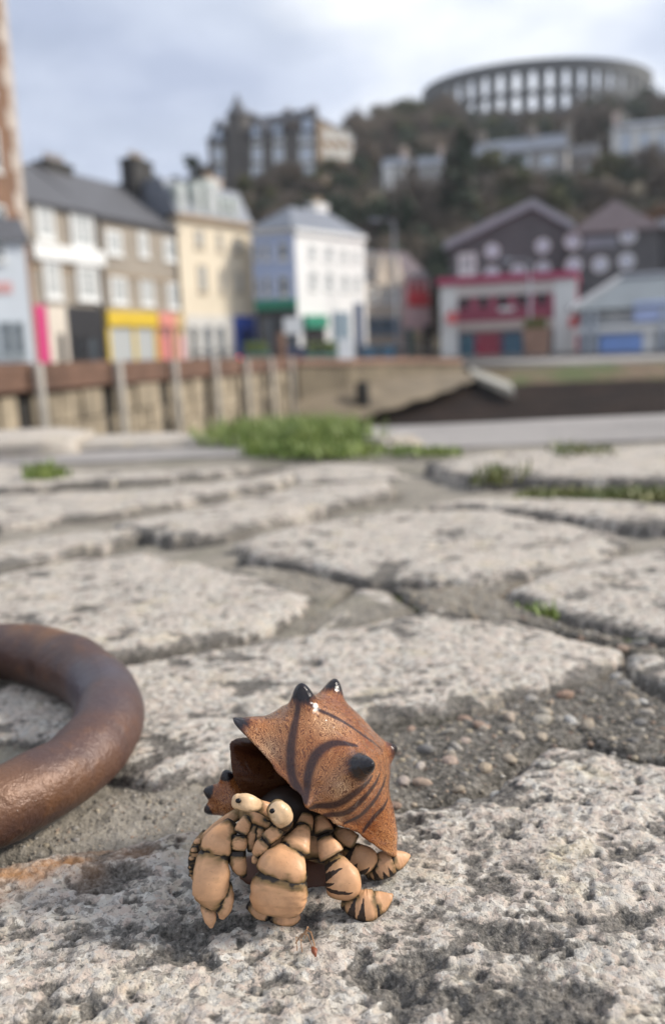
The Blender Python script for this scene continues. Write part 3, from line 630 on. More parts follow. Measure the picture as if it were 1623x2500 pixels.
chain('mouthpart', [
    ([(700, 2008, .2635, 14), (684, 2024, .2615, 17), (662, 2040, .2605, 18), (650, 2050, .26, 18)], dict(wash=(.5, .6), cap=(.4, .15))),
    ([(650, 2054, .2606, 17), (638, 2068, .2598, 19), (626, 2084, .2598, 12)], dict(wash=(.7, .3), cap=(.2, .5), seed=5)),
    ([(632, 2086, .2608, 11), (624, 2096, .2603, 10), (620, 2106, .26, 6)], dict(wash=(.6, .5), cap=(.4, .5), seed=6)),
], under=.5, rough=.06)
# head, stalks, eyes
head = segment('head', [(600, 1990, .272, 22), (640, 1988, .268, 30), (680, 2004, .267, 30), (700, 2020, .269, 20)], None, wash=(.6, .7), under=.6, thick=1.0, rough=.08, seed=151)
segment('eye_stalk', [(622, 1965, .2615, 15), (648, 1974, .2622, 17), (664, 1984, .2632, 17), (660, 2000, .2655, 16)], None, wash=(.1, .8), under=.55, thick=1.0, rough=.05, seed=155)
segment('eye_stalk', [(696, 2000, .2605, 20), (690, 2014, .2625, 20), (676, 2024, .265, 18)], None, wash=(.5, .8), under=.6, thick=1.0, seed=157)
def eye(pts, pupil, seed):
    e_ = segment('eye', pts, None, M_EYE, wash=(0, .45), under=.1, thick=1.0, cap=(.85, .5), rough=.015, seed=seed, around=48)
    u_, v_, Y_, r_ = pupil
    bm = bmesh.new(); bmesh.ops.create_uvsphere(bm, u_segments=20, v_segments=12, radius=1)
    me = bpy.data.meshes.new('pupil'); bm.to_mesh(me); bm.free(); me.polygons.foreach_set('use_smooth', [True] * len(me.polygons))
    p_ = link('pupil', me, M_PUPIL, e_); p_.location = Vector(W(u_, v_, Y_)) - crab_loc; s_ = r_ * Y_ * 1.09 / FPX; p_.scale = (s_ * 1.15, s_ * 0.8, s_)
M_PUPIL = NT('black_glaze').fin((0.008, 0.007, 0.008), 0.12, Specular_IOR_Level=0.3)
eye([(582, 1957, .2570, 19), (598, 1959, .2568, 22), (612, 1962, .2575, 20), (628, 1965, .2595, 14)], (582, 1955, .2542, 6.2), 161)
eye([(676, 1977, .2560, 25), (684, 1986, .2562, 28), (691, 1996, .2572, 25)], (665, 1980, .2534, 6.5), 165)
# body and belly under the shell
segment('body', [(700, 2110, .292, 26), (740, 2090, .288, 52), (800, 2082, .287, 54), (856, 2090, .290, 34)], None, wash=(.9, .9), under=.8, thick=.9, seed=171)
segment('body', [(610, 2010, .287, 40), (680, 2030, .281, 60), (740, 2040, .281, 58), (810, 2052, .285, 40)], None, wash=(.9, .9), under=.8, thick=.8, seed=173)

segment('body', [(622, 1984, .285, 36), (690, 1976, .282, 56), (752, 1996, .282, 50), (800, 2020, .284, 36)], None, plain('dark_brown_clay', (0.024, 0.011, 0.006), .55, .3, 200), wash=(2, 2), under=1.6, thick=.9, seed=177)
segment('body', [(600, 2126, .287, 34), (700, 2136, .2835, 56), (790, 2136, .2825, 58), (868, 2120, .288, 36)], None, plain('red_brown_clay', (0.11, 0.038, 0.015), .5, .3, 200), wash=(1, 1), under=1.0, thick=.75, seed=179)  # reddish belly, extended down to block sky light beneath the crab
# dark antiquing wash rubbed into the grooves where the cast segments meet
from mathutils import kdtree
kd = kdtree.KDTree(sum(len(v_[::2]) for _, v_ in SEGS)); own = []
for i_, (_, v_) in enumerate(SEGS):
    for p_ in v_[::2]: kd.insert(p_, len(own)); own.append(i_)
kd.balance()
for i_, (me_, v_) in enumerate(SEGS):
    dmin = np.full(len(v_), 0.01)
    for j_, p_ in enumerate(v_):
        for co_, ix_, ds_ in kd.find_range(p_, 0.0017):
            if own[ix_] != i_ and ds_ < dmin[j_]: dmin[j_] = ds_
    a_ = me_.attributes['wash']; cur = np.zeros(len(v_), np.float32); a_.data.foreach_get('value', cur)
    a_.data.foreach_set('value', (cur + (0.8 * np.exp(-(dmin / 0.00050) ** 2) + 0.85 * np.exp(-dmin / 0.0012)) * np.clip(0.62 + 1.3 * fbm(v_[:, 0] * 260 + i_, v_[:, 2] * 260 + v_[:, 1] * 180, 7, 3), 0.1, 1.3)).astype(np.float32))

# ---- the shell
def shell_mat():
    t = NT('brown_glazed_shell'); fl = t.attr('flow').outputs['Vector']
    mp1 = t.n('ShaderNodeMapping'); mp1.inputs['Scale'].default_value = (15, 5.0, 6); t.l(fl, mp1.inputs['Vector'])
    vo = t.coord('Object')
    st = t.noise(mp1.outputs['Vector'], 1.6, 5, 0.65, 0.5)
    # fingerprint-like crazing: warped bands
    wv = t.n('ShaderNodeTexWave', wave_type='BANDS'); wv.inputs['Scale'].default_value = 420; wv.inputs['Distortion'].default_value = 26; wv.inputs['Detail'].default_value = 3; wv.inputs['Detail Scale'].default_value = 0.9
    t.l(vo, wv.inputs['Vector'])
    big = t.noise(vo, 60, 3, 0.5)
    c = t.mix(t.ramp(big, [(0.35, 0.0), (0.68, 1.0)]), (0.26, 0.078, 0.016), (0.45, 0.20, 0.075))
    pale = t.attr('pale').outputs['Fac']
    c = t.mix(pale, c, (0.58, 0.36, 0.20))  # sky highlights painted in as pale patches
    c = t.mix(t.ramp(wv.outputs['Fac'], [(0.18, 0.85), (0.58, 0.0)]), c, (0.085, 0.020, 0.007))
    c = t.mix(t.ramp(st, [(0.52, 0.0), (0.68, 0.42)]), c, (0.10, 0.028, 0.012))
    c = t.mix(t.ramp(st, [(0.34, 0.32), (0.47, 0.0)]), c, (0.50, 0.29, 0.14))
    stripe = t.math('ADD', t.attr('stripe').outputs['Fac'], t.math('MULTIPLY', t.math('SUBTRACT', wv.outputs['Fac'], 0.5), 0.18))
    c = t.mix(t.ramp(stripe, [(0.25, 0.0), (0.75, 0.9)]), c, (0.016, 0.005, 0.007))
    tip = t.math('ADD', t.attr('tip').outputs['Fac'], t.math('MULTIPLY', t.math('SUBTRACT', st, 0.5), 0.5))
    c = t.mix(t.ramp(tip, [(0.35, 0.0), (0.62, 0.75)]), c, (0.075, 0.018, 0.008))
    c = t.mix(t.ramp(tip, [(0.5, 0.0), (0.72, 0.97)]), c, (0.005, 0.0045, 0.007))
    inn = t.attr('inner_shade').outputs['Fac']
    c = t.mix(inn, c, (0.026, 0.008, 0.004))  # aperture interior painted near black to read as shadow
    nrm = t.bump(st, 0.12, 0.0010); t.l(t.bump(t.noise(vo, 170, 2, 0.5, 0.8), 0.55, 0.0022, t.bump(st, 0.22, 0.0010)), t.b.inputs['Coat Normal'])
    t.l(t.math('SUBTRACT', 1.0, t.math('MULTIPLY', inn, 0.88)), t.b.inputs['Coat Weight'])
    return t.fin(c, 0.34, nrm, Specular_IOR_Level=0.05, Coat_Roughness=0.08, Coat_IOR=1.47)
M_SHELL = shell_mat()
def star(name, C0, axes, spikes, sub, mat, opening=None, seed=3, noise_amp=0.02, parent=None, stripes=(), flow_dir=None, highlight_dirs=()):
    """closed surface r(direction) about C0; spikes = (world tip, width, roundness)"""
    bm = bmesh.new(); bmesh.ops.create_icosphere(bm, subdivisions=sub, radius=1)
    D = np.array([v_.co[:] for v_ in bm.verts]); F = np.array([[v_.index for v_ in f.verts] for f in bm.faces]); bm.free()
    D /= np.linalg.norm(D, axis=1)[:, None]
    ax = np.array(axes); base = 1 / np.sqrt(np.sum((D / ax) ** 2, 1)); r = base.copy(); tip = np.zeros(len(D))
    for tipw, w, dark in spikes:
        d = np.array(tipw) - C0; h = np.linalg.norm(d); d /= h; b0 = 1 / math.sqrt(np.sum((d / ax) ** 2))
        th = np.arccos(np.clip(D @ d, -1, 1)); e_ = max(h - b0, 0.0005)
        rd = 0.42 * w; ths = np.sqrt(th ** 2 + rd ** 2) - rd      # rounded point
        prof = 0.48 * np.exp(-(th / (w * 0.70)) ** 2.2) + 0.52 * np.exp(-(th / 0.50) ** 1.25)
        r = np.maximum(r, base + e_ * prof) * 0.5 + 0.5 * np.maximum(r, r * 0.6 + 0.4 * (base + e_ * prof)) if False else r + e_ * prof * np.clip(1 - (r - base) / (e_ * 2.5), 0, 1)
        rel = np.linalg.norm(D * (base + e_ * prof)[:, None] - d * h, axis=1)
        tip = np.maximum(tip, dark * np.clip(1.2 - rel / (h * 0.34), 0, 1))
    r *= 1 + noise_amp * fbm(D[:, 0] * 2 + seed, D[:, 1] * 2 + D[:, 2] * 2.7, seed, 3)
    inner_shade = np.zeros(len(D)); rim = np.full(len(D), -9.0)
    if opening is not None:
        nrm, k, deep = opening
        wob = 0.03 * fbm(D[:, 0] * 4, D[:, 2] * 4, seed + 7, 2)
        e_ = np.minimum(D @ nrm - k + wob, (0.885 - D @ -np.array(RT)) * 1.0)
        ins = sstep(0.0, 0.045, e_)
        r = r * (1 + 0.035 * np.exp(-(e_ / 0.05) ** 2)) * (1 - ins * (1 - deep)); inner_shade = np.maximum(ins, 0.88 * sstep(-0.02, 0.10, D @ nrm - k + wob))
    P = D * r[:, None] + C0
    fd = np.array(flow_dir if flow_dir is not None else (0, -1, 0.2), float); fd /= np.linalg.norm(fd)
    e1 = np.cross(fd, [0, 0, 1.0]); e1 /= np.linalg.norm(e1); e2 = np.cross(e1, fd)
    x_, y_ = D @ e1, D @ e2; phi = np.arctan2(y_, x_); tht = np.arccos(np.clip(D @ fd, -1, 1))
    stripe = np.zeros(len(D))
    for (line, wid) in stripes:                                    # painted lines given as world points on the shell
        L = np.array(line); Ld = L - C0; Ld /= np.linalg.norm(Ld, axis=1)[:, None]
        Ls, _ = spline(Ld, 60); Ls /= np.linalg.norm(Ls, axis=1)[:, None]
        dist = np.full(len(D), 9.0)
        for k_, q_ in enumerate(Ls):
            f_ = k_ / 59.0; ww = wid * (0.35 + 1.1 * math.sin(math.pi * min(1, f_ * 0.85 + 0.1)))
            dist = np.minimum(dist, np.arccos(np.clip(D @ q_, -1, 1)) / ww)
        stripe = np.maximum(stripe, np.exp(-dist ** 2))
    pale = np.zeros(len(D))
    for (pw, wid) in highlight_dirs:
        d = np.array(pw) - C0; d /= np.linalg.norm(d); pale = np.maximum(pale, 0.8 * np.exp(-(np.arccos(np.clip(D @ d, -1, 1)) / wid) ** 2))
    flow = np.stack([np.cos(phi) * 1.6, np.sin(phi) * 1.6, tht], 1)
    me = npmesh(name, P - CL, F, True, {'tip': tip, 'inner_shade': inner_shade, 'stripe': stripe, 'pale': pale, 'flow': flow})
    return link(name, me, mat, parent if parent is not None else crab), D, P
C0 = np.array(W(768, 1890, .290))
tipA, tipB, tipC = [np.array(W(*p)) for p in ((562, 1772, .281), (737, 1680, .287), (816, 1672, .307))]
tipD, tipE, tipF, tipG = [np.array(W(*p)) for p in ((908, 1866, .2600), (950, 1832, .298), (752, 1958, .2615), (955, 2080, .279))]
dA, dF, dG = [(q_ - C0) / np.linalg.norm(q_ - C0) for q_ in (np.array(W(606, 1830, .268)), np.array(W(752, 1968, .2605)), np.array(W(948, 2092, .273)))]
nrm_ = np.linalg.solve(np.array([dA, dF, dG]), np.ones(3)); kk_ = 1 / np.linalg.norm(nrm_); nrm_ = nrm_ * kk_
Sx = lambda u, v, Y: np.array(W(u, v, Y))
fanF = (748, 1950, .262)
stripes = [
    ([Sx(*fanF), Sx(714, 1900, .266), Sx(712, 1840, .272), Sx(722, 1780, .279), Sx(735, 1720, .286)], .050),
    ([Sx(*fanF), Sx(752, 1890, .264), Sx(772, 1840, .268), Sx(812, 1815, .272), Sx(868, 1822, .274)], .052),
    ([Sx(*fanF), Sx(680, 1905, .268), Sx(640, 1850, .273), Sx(610, 1810, .278)], .035),
    ([Sx(760, 1965, .262), Sx(820, 1965, .262), Sx(880, 1938, .262), Sx(925, 1895, .268)], .040),
    ([Sx(790, 1985, .263), Sx(850, 1988, .263), Sx(905, 1950, .265), Sx(938, 1890, .275)], .040),
    ([Sx(840, 2010, .266), Sx(892, 2002, .266), Sx(930, 1950, .272), Sx(945, 1890, .283)], .034),
    ([Sx(890, 2035, .27), Sx(925, 2000, .272), Sx(943, 1950, .28)], .030),
    ([Sx(741, 1745, .285), Sx(800, 1770, .285), Sx(870, 1800, .284), Sx(930, 1835, .288)], .030),
]
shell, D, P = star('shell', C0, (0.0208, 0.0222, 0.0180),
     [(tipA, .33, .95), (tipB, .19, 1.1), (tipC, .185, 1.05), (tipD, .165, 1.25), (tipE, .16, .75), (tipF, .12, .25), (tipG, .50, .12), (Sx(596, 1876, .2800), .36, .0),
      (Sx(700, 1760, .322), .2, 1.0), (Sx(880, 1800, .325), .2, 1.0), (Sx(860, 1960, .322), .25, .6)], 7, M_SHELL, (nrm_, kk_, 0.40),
     flow_dir=Sx(*fanF) - C0, stripes=stripes, highlight_dirs=[(Sx(640, 1820, .272), .16), (Sx(800, 1770, .28), .22), (Sx(840, 1925, .262), .14), (Sx(822, 2000, .264), .10)])
C1 = np.array(W(578, 1950, .293))
star('shell_lip', C1, (0.0052, 0.008, 0.0066), [(Sx(550, 1882, .290), .40, 1.8), (Sx(502, 1930, .289), .40, 1.8), (Sx(501, 1980, .289), .40, 1.7)], 5, M_SHELL, seed=9, flow_dir=(0.6, -0.8, 0.1))

# ---- dry seed wisps lying on the slab by the big claw
wl = G(748, 2318); M_WISP = plain('dry_straw', (0.36, 0.20, 0.10), 0.7, 0.3, 300); M_SEED = plain('red_brown_husk', (0.26, 0.07, 0.025), 0.5, 0.3, 400)
wis = empty('dry_plant_wisp', (wl.x, wl.y, 0), 'dry curled plant wisps with a reddish husk, lying on the slab below the claws', 'plant wisp')
for k_, (pp, r_) in enumerate([([(735, 2300), (748, 2290), (760, 2300), (768, 2325), (770, 2345)], .00022), ([(722, 2312), (738, 2302), (752, 2304), (762, 2318)], .00018), ([(745, 2300), (752, 2286), (757, 2278)], .00016), ([(738, 2334), (735, 2318), (742, 2306)], .00016), ([(726, 2330), (724, 2312), (732, 2300)], .00014)]):
    b = MB((wl.x, wl.y, 0)); n_ = len(pp)
    b.tube([Vector(G(u_, v_)) + Vector((0, 0, 0.0012 + 0.0022 * math.sin(math.pi * i / (n_ - 1)))) for i, (u_, v_) in enumerate(pp)], [r_] * (n_ - 1) + [r_ * .4], 6)
    b.build('stalk', M_WISP, wis, True)
b = MB((wl.x, wl.y, 0)); b.tube([Vector(G(762, 2328)) + Vector((0, 0, .0022)), Vector(G(768, 2338)) + Vector((0, 0, .0024)), Vector(G(771, 2348)) + Vector((0, 0, .0016))], [.0003, .0010, .0002], 8); b.build('husk', M_SEED, wis, True)
# ================================================================== THE TOWN ACROSS THE HARBOUR
PZ = -0.45                                                   # street level of the promenade
def interp(x, xs, ys): return float(np.interp(x, xs, ys))
HY = [60, 95, 108, 118, 128, 140, 150, 165, 180, 200, 230, 246, 300, 420, 700]
HZ = [PZ, PZ, 2, 9, 16, 22, 26, 29, 31.5, 39, 50, 54.5, 55, 50, 45]
def hill_z(x, y):
    z = np.interp(y, HY, HZ)
    k = np.interp(x, [-160, -70, -35, -8, 8, 26, 110, 220, 400], [0.25, 0.42, 0.50, 0.60, 0.98, 1.0, 1.02, 0.85, 0.6])
    lowk = np.interp(x, [-160, -75, -40, -24, 60, 200], [0.35, 0.5, 0.72, 1.0, 1.0, 0.9])
    lo = np.minimum(z, 32.0); hi = np.maximum(z - 32.0, 0)
    kk = np.clip((k - 0.6) / 0.4, -0.6, 1.05)
    zz = np.where(z > 0, lo * lowk, lo) + hi * kk
    return zz
def hz(x, y): return float(hill_z(np.array([x]), np.array([y]))[0])
def hill_mat():
    t = NT('hillside_scrub'); v = t.coord('Object')
    a = t.noise(v, 0.09, 5, 0.6); b = t.noise(v, 0.7, 5, 0.65)
    c = t.mix(t.ramp(a, [(0.4, 0.0), (0.62, 1.0)]), (0.075, 0.054, 0.036), (0.080, 0.066, 0.036))
    c = t.mix(t.ramp(b, [(0.45, 0.0), (0.7, 0.8)]), c, (0.045, 0.046, 0.028))
    return t.fin(c, 0.95, t.bump(b, 0.8, 0.8))
M_HILL = hill_mat()
gx = np.concatenate([np.linspace(-1500, -170, 14), np.linspace(-150, 230, 77), np.linspace(260, 1600, 14)]); gy = np.concatenate([np.array([62.0, 80]), np.linspace(95, 420, 80), np.linspace(480, 3000, 12)])
X, Y = np.meshgrid(gx, gy); nx, ny = len(gx), len(gy); X = X.ravel(); Y = Y.ravel()
z = hill_z(X, Y) + fbm(X * 0.03, Y * 0.03, 500, 4) * 3.0 * np.clip((Y - 108) / 40, 0, 1) * np.clip(1 - np.abs(Y - 160) / 30, 0.15, 1) * 0.4
idx = np.arange(nx * ny).reshape(ny, nx); q = np.stack([idx[:-1, :-1], idx[:-1, 1:], idx[1:, 1:], idx[1:, :-1]], -1).reshape(-1, 4)
tag(link('hill', npmesh('hill', np.stack([X, Y, z], 1), q), M_HILL), kind='structure')

# ---- sea bed / foreshore left bare by the tide, one sheet out to the horizon
def shore_mat():
    t = NT('foreshore_seaweed'); v = t.coord('Object')
    a = t.noise(v, 0.6, 5, 0.65); b = t.noise(v, 4, 5, 0.7)
    c = t.mix(t.ramp(a, [(0.4, 0.0), (0.7, 1.0)]), (0.016, 0.011, 0.009), (0.034, 0.021, 0.016))
    return t.fin(c, 0.95, t.bump(b, 0.8, 0.2), Specular_IOR_Level=0.15)
M_SHORE = shore_mat()
def bankline(x): return 47 + 0.05 * (x - 14) ** 1.0           # promenade edge at the right
def shore_z(X, Y):
    edge = 47 + 0.08 * (X - 14); d = edge - Y                   # distance seaward from the promenade edge
    return np.interp(d, [-3, 0, 2, 4.5, 5.5, 14, 40, 400], [-0.9, -0.95, -1.35, -1.85, -2.05, -2.85, -3.2, -3.4])
gx = np.concatenate([np.linspace(-3000, -60, 10), np.linspace(-50, 90, 71), np.linspace(100, 3000, 10)]); gy = np.concatenate([np.linspace(-3000, -20, 10), np.linspace(-10, 64, 75), np.array([70, 90])])
X, Y = np.meshgrid(gx, gy); nx, ny = len(gx), len(gy); X = X.ravel(); Y = Y.ravel()
z = shore_z(X, Y) + fbm(X * 0.8, Y * 0.8, 511, 4) * 0.16 * ((shore_z(X, Y) < -2.1))
z = np.where((X > -14) & (X < 8.5) & (Y > 30), -3.0, z) if False else z
idx = np.arange(nx * ny).reshape(ny, nx); q = np.stack([idx[:-1, :-1], idx[:-1, 1:], idx[1:, 1:], idx[1:, :-1]], -1).reshape(-1, 4)
tag(link('foreshore', npmesh('foreshore', np.stack([X, Y, z], 1), q), M_SHORE), kind='structure')

# ---- promenade and street
M_PAVE = plain('promenade_paving', (0.30, 0.28, 0.26), 0.8, 0.2, 0.5)
M_ROAD = plain('asphalt', (0.055, 0.055, 0.06), 0.8, 0.2, 0.8)
# wall line of the timber-faced pier, then the curving sea wall
def wl_pt(k): Yk = 14.0 * (1 + 0.22 * k); uk = 42 + 250 * k / (1 + 0.22 * k); d = ray(uk, 890); return Vector((d.x * Yk / d.y, Yk, 0))
k6 = wl_pt(6.6); p0_ = wl_pt(-1.9); pier = [p0_ - (k6 - p0_).normalized() * 20, k6]
bendpts = [k6, Vector((0.6, 36.5, 0)), Vector((3.0, 41, 0)), Vector((6.6, 45.5, 0))]
promE = [(p.x, p.y) for p in bendpts]
b = MB(); poly = [(-60, 8), (pier[0].x, pier[0].y)] + promE + [(7.4, 46.2), (14, 47.2), (60, 50.8), (120, 56), (120, 100), (-120, 100), (-120, 8)]
b.add([(x, y, PZ + (0.42 if y < 40 and x < 1 else (0.30 if x < 7 else -0.45))) for x, y in poly[:]], [tuple(range(len(poly)))])
sheet_o = empty('promenade', (0, 60, PZ), kind='structure')
def prom_sheet(name, pts, mat):
    b = MB(sheet_o.location); n = len(pts); b.add(pts + [(x, y, z_ - 0.3) for x, y, z_ in pts], [tuple(range(n))] + [(i, n + i, n + (i + 1) % n, (i + 1) % n) for i in range(n)]); return b.build(name, mat, sheet_o)
prom_sheet('pavement', [(-60, -12, 0.0), (pier[0].x - .3, pier[0].y, 0.0), (k6.x - .3, k6.y, -0.05), (0.4, 36.7, -0.15), (2.7, 41.4, -.25), (6.0, 46, -.42), (4, 62, PZ), (-8, 62, PZ), (-60, 40, -0.1)], M_PAVE)
prom_sheet('pavement', [(6.3, 45.8, -.44), (14, 47, -.90), (60, 50.7, -.90), (120, 55.5, -.90), (120, 99, PZ), (-120, 99, PZ), (-120, 40, PZ), (-60, 41, -.3), (-8, 63, PZ - .01), (5, 63, PZ - .01)], M_PAVE)
prom_sheet('road', [(-30, 46, PZ + .012), (-8, 66, PZ + .004), (30, 64, PZ + .004), (90, 66, PZ + .004), (90, 58, PZ - .1), (20, 56, PZ - .1), (-6, 58, PZ - .0), (-30, 40, -.06)], M_ROAD)

# ---- timber-faced pier wall with its fender piles
M_WALE = plain('weathered_wale_timber', (0.165, 0.092, 0.062), 0.85, 0.45, 1.2, 0.4)
M_PILE = plain('bleached_pile', (0.46, 0.43, 0.38), 0.75, 0.3, 2.5, 0.3)
M_RUBBLE = plain('pale_pier_rubble', (0.36, 0.30, 0.215), 0.9, 0.55, 1.3, 0.8)
M_DARK = plain('dark_shade', (0.03, 0.028, 0.025), 0.9, 0.3, 1)
pdir = (pier[1] - pier[0]).normalized(); pnor = Vector((pdir.y, -pdir.x, 0))
if pnor.dot(-pier[0]) < 0: pnor = -pnor
pw = empty('pier_wall', (pier[0].x, pier[0].y, -3.3), 'rubble harbour wall faced with brown timber wales and bleached fender piles', 'harbour wall')
def pbox(s0, s1, z0, z1, d0, d1, ref=pier[0]):
    pts = []
    for zz in (z0, z1):
        for s_, d_ in ((s0, d1), (s1, d1), (s1, d0), (s0, d0)): pts.append(ref + pdir * s_ + pnor * d_ + Vector((0, 0, zz)))
    return pts
LW = (pier[1] - pier[0]).length
b = MB(pw.location); b.box8(pbox(0, LW, -3.3, 0.12, -0.6, -0.02)); b.build('wall_core', M_DARK, pw)  # near-black core paints the shade in the gaps beside the piles
piles = []
for k in range(-1, 7):
    p = wl_pt(k); piles.append((p - pier[0]).dot(pdir))
piles = [piles[0] - 3.15 * j for j in range(6, 0, -1)] + piles
for i0, s_ in enumerate(piles):
    i = i0 - 6; top = 0.22 - 0.018 * i
    b = MB(pw.location); c_ = pier[0] + pdir * s_ + pnor * 0.34
    lean = pdir * 0.03
    b.tube([c_ + Vector((0, 0, -3.2)) + lean, c_ + Vector((0, 0, -1)), c_ + Vector((0, 0, top - .02)), c_ + Vector((0, 0, top))], [0.085, 0.078, 0.072, 0.055], 12)
    b.build('fender_pile', M_PILE, pw, True)
    s1 = piles[i0 + 1] if i0 + 1 < len(piles) else LW + 0.3
    for j, (z0, z1) in enumerate(((0.0, 0.215), (-0.22, -0.006))):
        b = MB(pw.location); tz = -0.018 * max(i, 0); b.box8(pbox(s_ + 0.02, s1 - 0.02, z0 + tz, z1 + tz, 0.02 + 0.01 * j, 0.20)); b.build('wale_plank', M_WALE, pw)
    # rubble infill bay set between dark gaps
    r_ = random.Random(i0 + 3); span = s1 - s_; zz = -2.3; rows = [(-2.3, -1.75), (-1.72, -1.25), (-1.22, -0.82), (-0.79, -0.30)]
    for z0, z1 in rows:
        x = s_ + span * 0.06 + 0.08
        while x < s1 - span * 0.11 - 0.15:
            w_ = r_.uniform(0.38, 0.72); x2 = min(x + w_, s1 - span * 0.09)
            b = MB(pw.location); b.box8(pbox(x, x2 - 0.03, z0, z1, -0.04, 0.05 + r_.uniform(0, 0.09))); o_ = b.build('wall_stone', M_RUBBLE, pw)
            x = x2
# ---- sea wall swinging round to the right
M_SEAW = plain('sea_wall_masonry', (0.19, 0.155, 0.105), 0.9, 0.4, 0.9, 0.5)
M_COPE = plain('reddish_coping', (0.30, 0.185, 0.135), 0.85, 0.3, 1.0)
sw = empty('sea_wall', (bendpts[0].x, bendpts[0].y, -3), 'low brown masonry sea wall curving round below the promenade', 'harbour wall')
for i in range(len(bendpts) - 1):
    a, c = bendpts[i], bendpts[i + 1]; d_ = (c - a).normalized(); n_ = Vector((d_.y, -d_.x, 0)); n_ = n_ if n_.dot(-a) > 0 else -n_
    za = [0.02, -0.08, -0.16, -0.36][i]; zc = [0.02, -0.08, -0.16, -0.36][i + 1]
    def qb(s0, s1, z0a, z1a, z0c, z1c, d0, d1):
        A0, C0_ = a + d_ * s0, c + d_ * s1; return [A0 + n_ * d1 + Vector((0, 0, z0a)), C0_ + n_ * d1 + Vector((0, 0, z0c)), C0_ + n_ * d0 + Vector((0, 0, z0c)), A0 + n_ * d0 + Vector((0, 0, z0a)), A0 + n_ * (d1 - .05) + Vector((0, 0, z1a)), C0_ + n_ * (d1 - .05) + Vector((0, 0, z1c)), C0_ + n_ * d0 + Vector((0, 0, z1c)), A0 + n_ * d0 + Vector((0, 0, z1a))]
    b = MB(sw.location); b.box8(qb(0, 0, -3, za - .22, -3, zc - .22, -.5, .3)); b.build('wall_face', M_SEAW, sw)
    L_ = (c - a).length; nn = max(2, int(L_ / 1.1))
    for j in range(nn):
        f0, f1 = j / nn, (j + 1) / nn - .012; A0 = a.lerp(c, f0); C1_ = a.lerp(c, f1); z0 = za + (zc - za) * f0; z1 = za + (zc - za) * f1
        b = MB(sw.location); b.box8([A0 + n_ * .36 + Vector((0, 0, z0 - .216)), C1_ + n_ * .36 + Vector((0, 0, z1 - .216)), C1_ - n_ * .4 + Vector((0, 0, z1 - .216)), A0 - n_ * .4 + Vector((0, 0, z0 - .216)), A0 + n_ * .36 + Vector((0, 0, z0)), C1_ + n_ * .36 + Vector((0, 0, z1)), C1_ - n_ * .4 + Vector((0, 0, z1)), A0 - n_ * .4 + Vector((0, 0, z0))]); b.build('coping_stone', M_COPE, sw)
# dark outfall in the sea wall, mud slope at its foot
p_ = W(885, 965, 35.4); b = MB((p_.x, p_.y, -3)); b.tube([p_ + Vector((0.02, -.25, -2.0)), p_ + Vector((0, -.25, 0.45)), p_ + Vector((0, -.25, .55))], [.26, .26, .2], 14)
tag(b.build('mooring_post', M_DARK, None, True), 'squat dark timber post standing against the sea wall by the grass', 'post')
b = MB((0, 0, 0)); mud = []
M_MUD = plain('brown_mud_bank', (0.17, 0.135, 0.09), 0.85, 0.35, 0.8, 0.4)
mp_ = [(-3.4, 32.0, -2.9), (-1.0, 32.6, -2.75), (2.2, 35.0, -2.2), (5.2, 39.0, -1.7), (7.6, 43.8, -1.25), (7.0, 45.6, -.95), (3.3, 40.9, -.95), (1.0, 36.4, -1.15), (-1.6, 33.2, -1.6)]
b.add(mp_, [tuple(range(len(mp_)))]); 
bm = bmesh.new(); vsb = [bm.verts.new(p) for p in mp_]; bm.faces.new(vsb); bmesh.ops.triangulate(bm, faces=bm.faces[:]); bmesh.ops.subdivide_edges(bm, edges=bm.edges[:], cuts=6, use_grid_fill=True)
for v_ in bm.verts: v_.co.z += 0.12 * math.sin(v_.co.x * 2.3) * math.cos(v_.co.y * 1.7)
me = bpy.data.meshes.new('mud_bank'); bm.to_mesh(me); bm.free(); me.polygons.foreach_set('use_smooth', [True] * len(me.polygons)); tag(link('mud_bank', me, M_MUD), kind='structure')
# grass and bracken bank at the right, above the weed
M_BANK = None
t = NT('bank_turf'); v = t.coord('Object'); a = t.noise(v, 0.5, 5, 0.6); bb = t.noise(v, 3, 5, 0.6)
c = t.mix(t.ramp(a, [(0.38, 0.0), (0.6, 1.0)]), (0.17, 0.115, 0.075), (0.085, 0.105, 0.035)); c = t.mix(t.ramp(bb, [(0.5, 0.0), (0.7, .7)]), c, (0.05, 0.05, 0.025)); M_BANK = t.fin(c, .95, t.bump(bb, .8, .3))
gx = np.linspace(7.2, 90, 84); dd = np.linspace(-0.6, 3.9, 18); XX, DD = np.meshgrid(gx, dd); YY = 47 + 0.08 * (XX - 14) - DD
ZZ = np.interp(DD, [-.6, 0, 1, 2, 3.4, 3.9], [-.93, -.93, -1.05, -1.3, -1.62, -1.95]) + 0.03 + fbm(XX * .9, YY * .9, 520, 3) * 0.14 * (DD > 0.3)
idx = np.arange(XX.size).reshape(XX.shape); q = np.stack([idx[:-1, :-1], idx[1:, :-1], idx[1:, 1:], idx[:-1, 1:]], -1).reshape(-1, 4)
tag(link('bank', npmesh('bank', np.stack([XX.ravel(), YY.ravel(), ZZ.ravel()], 1), q), M_BANK), kind='structure')
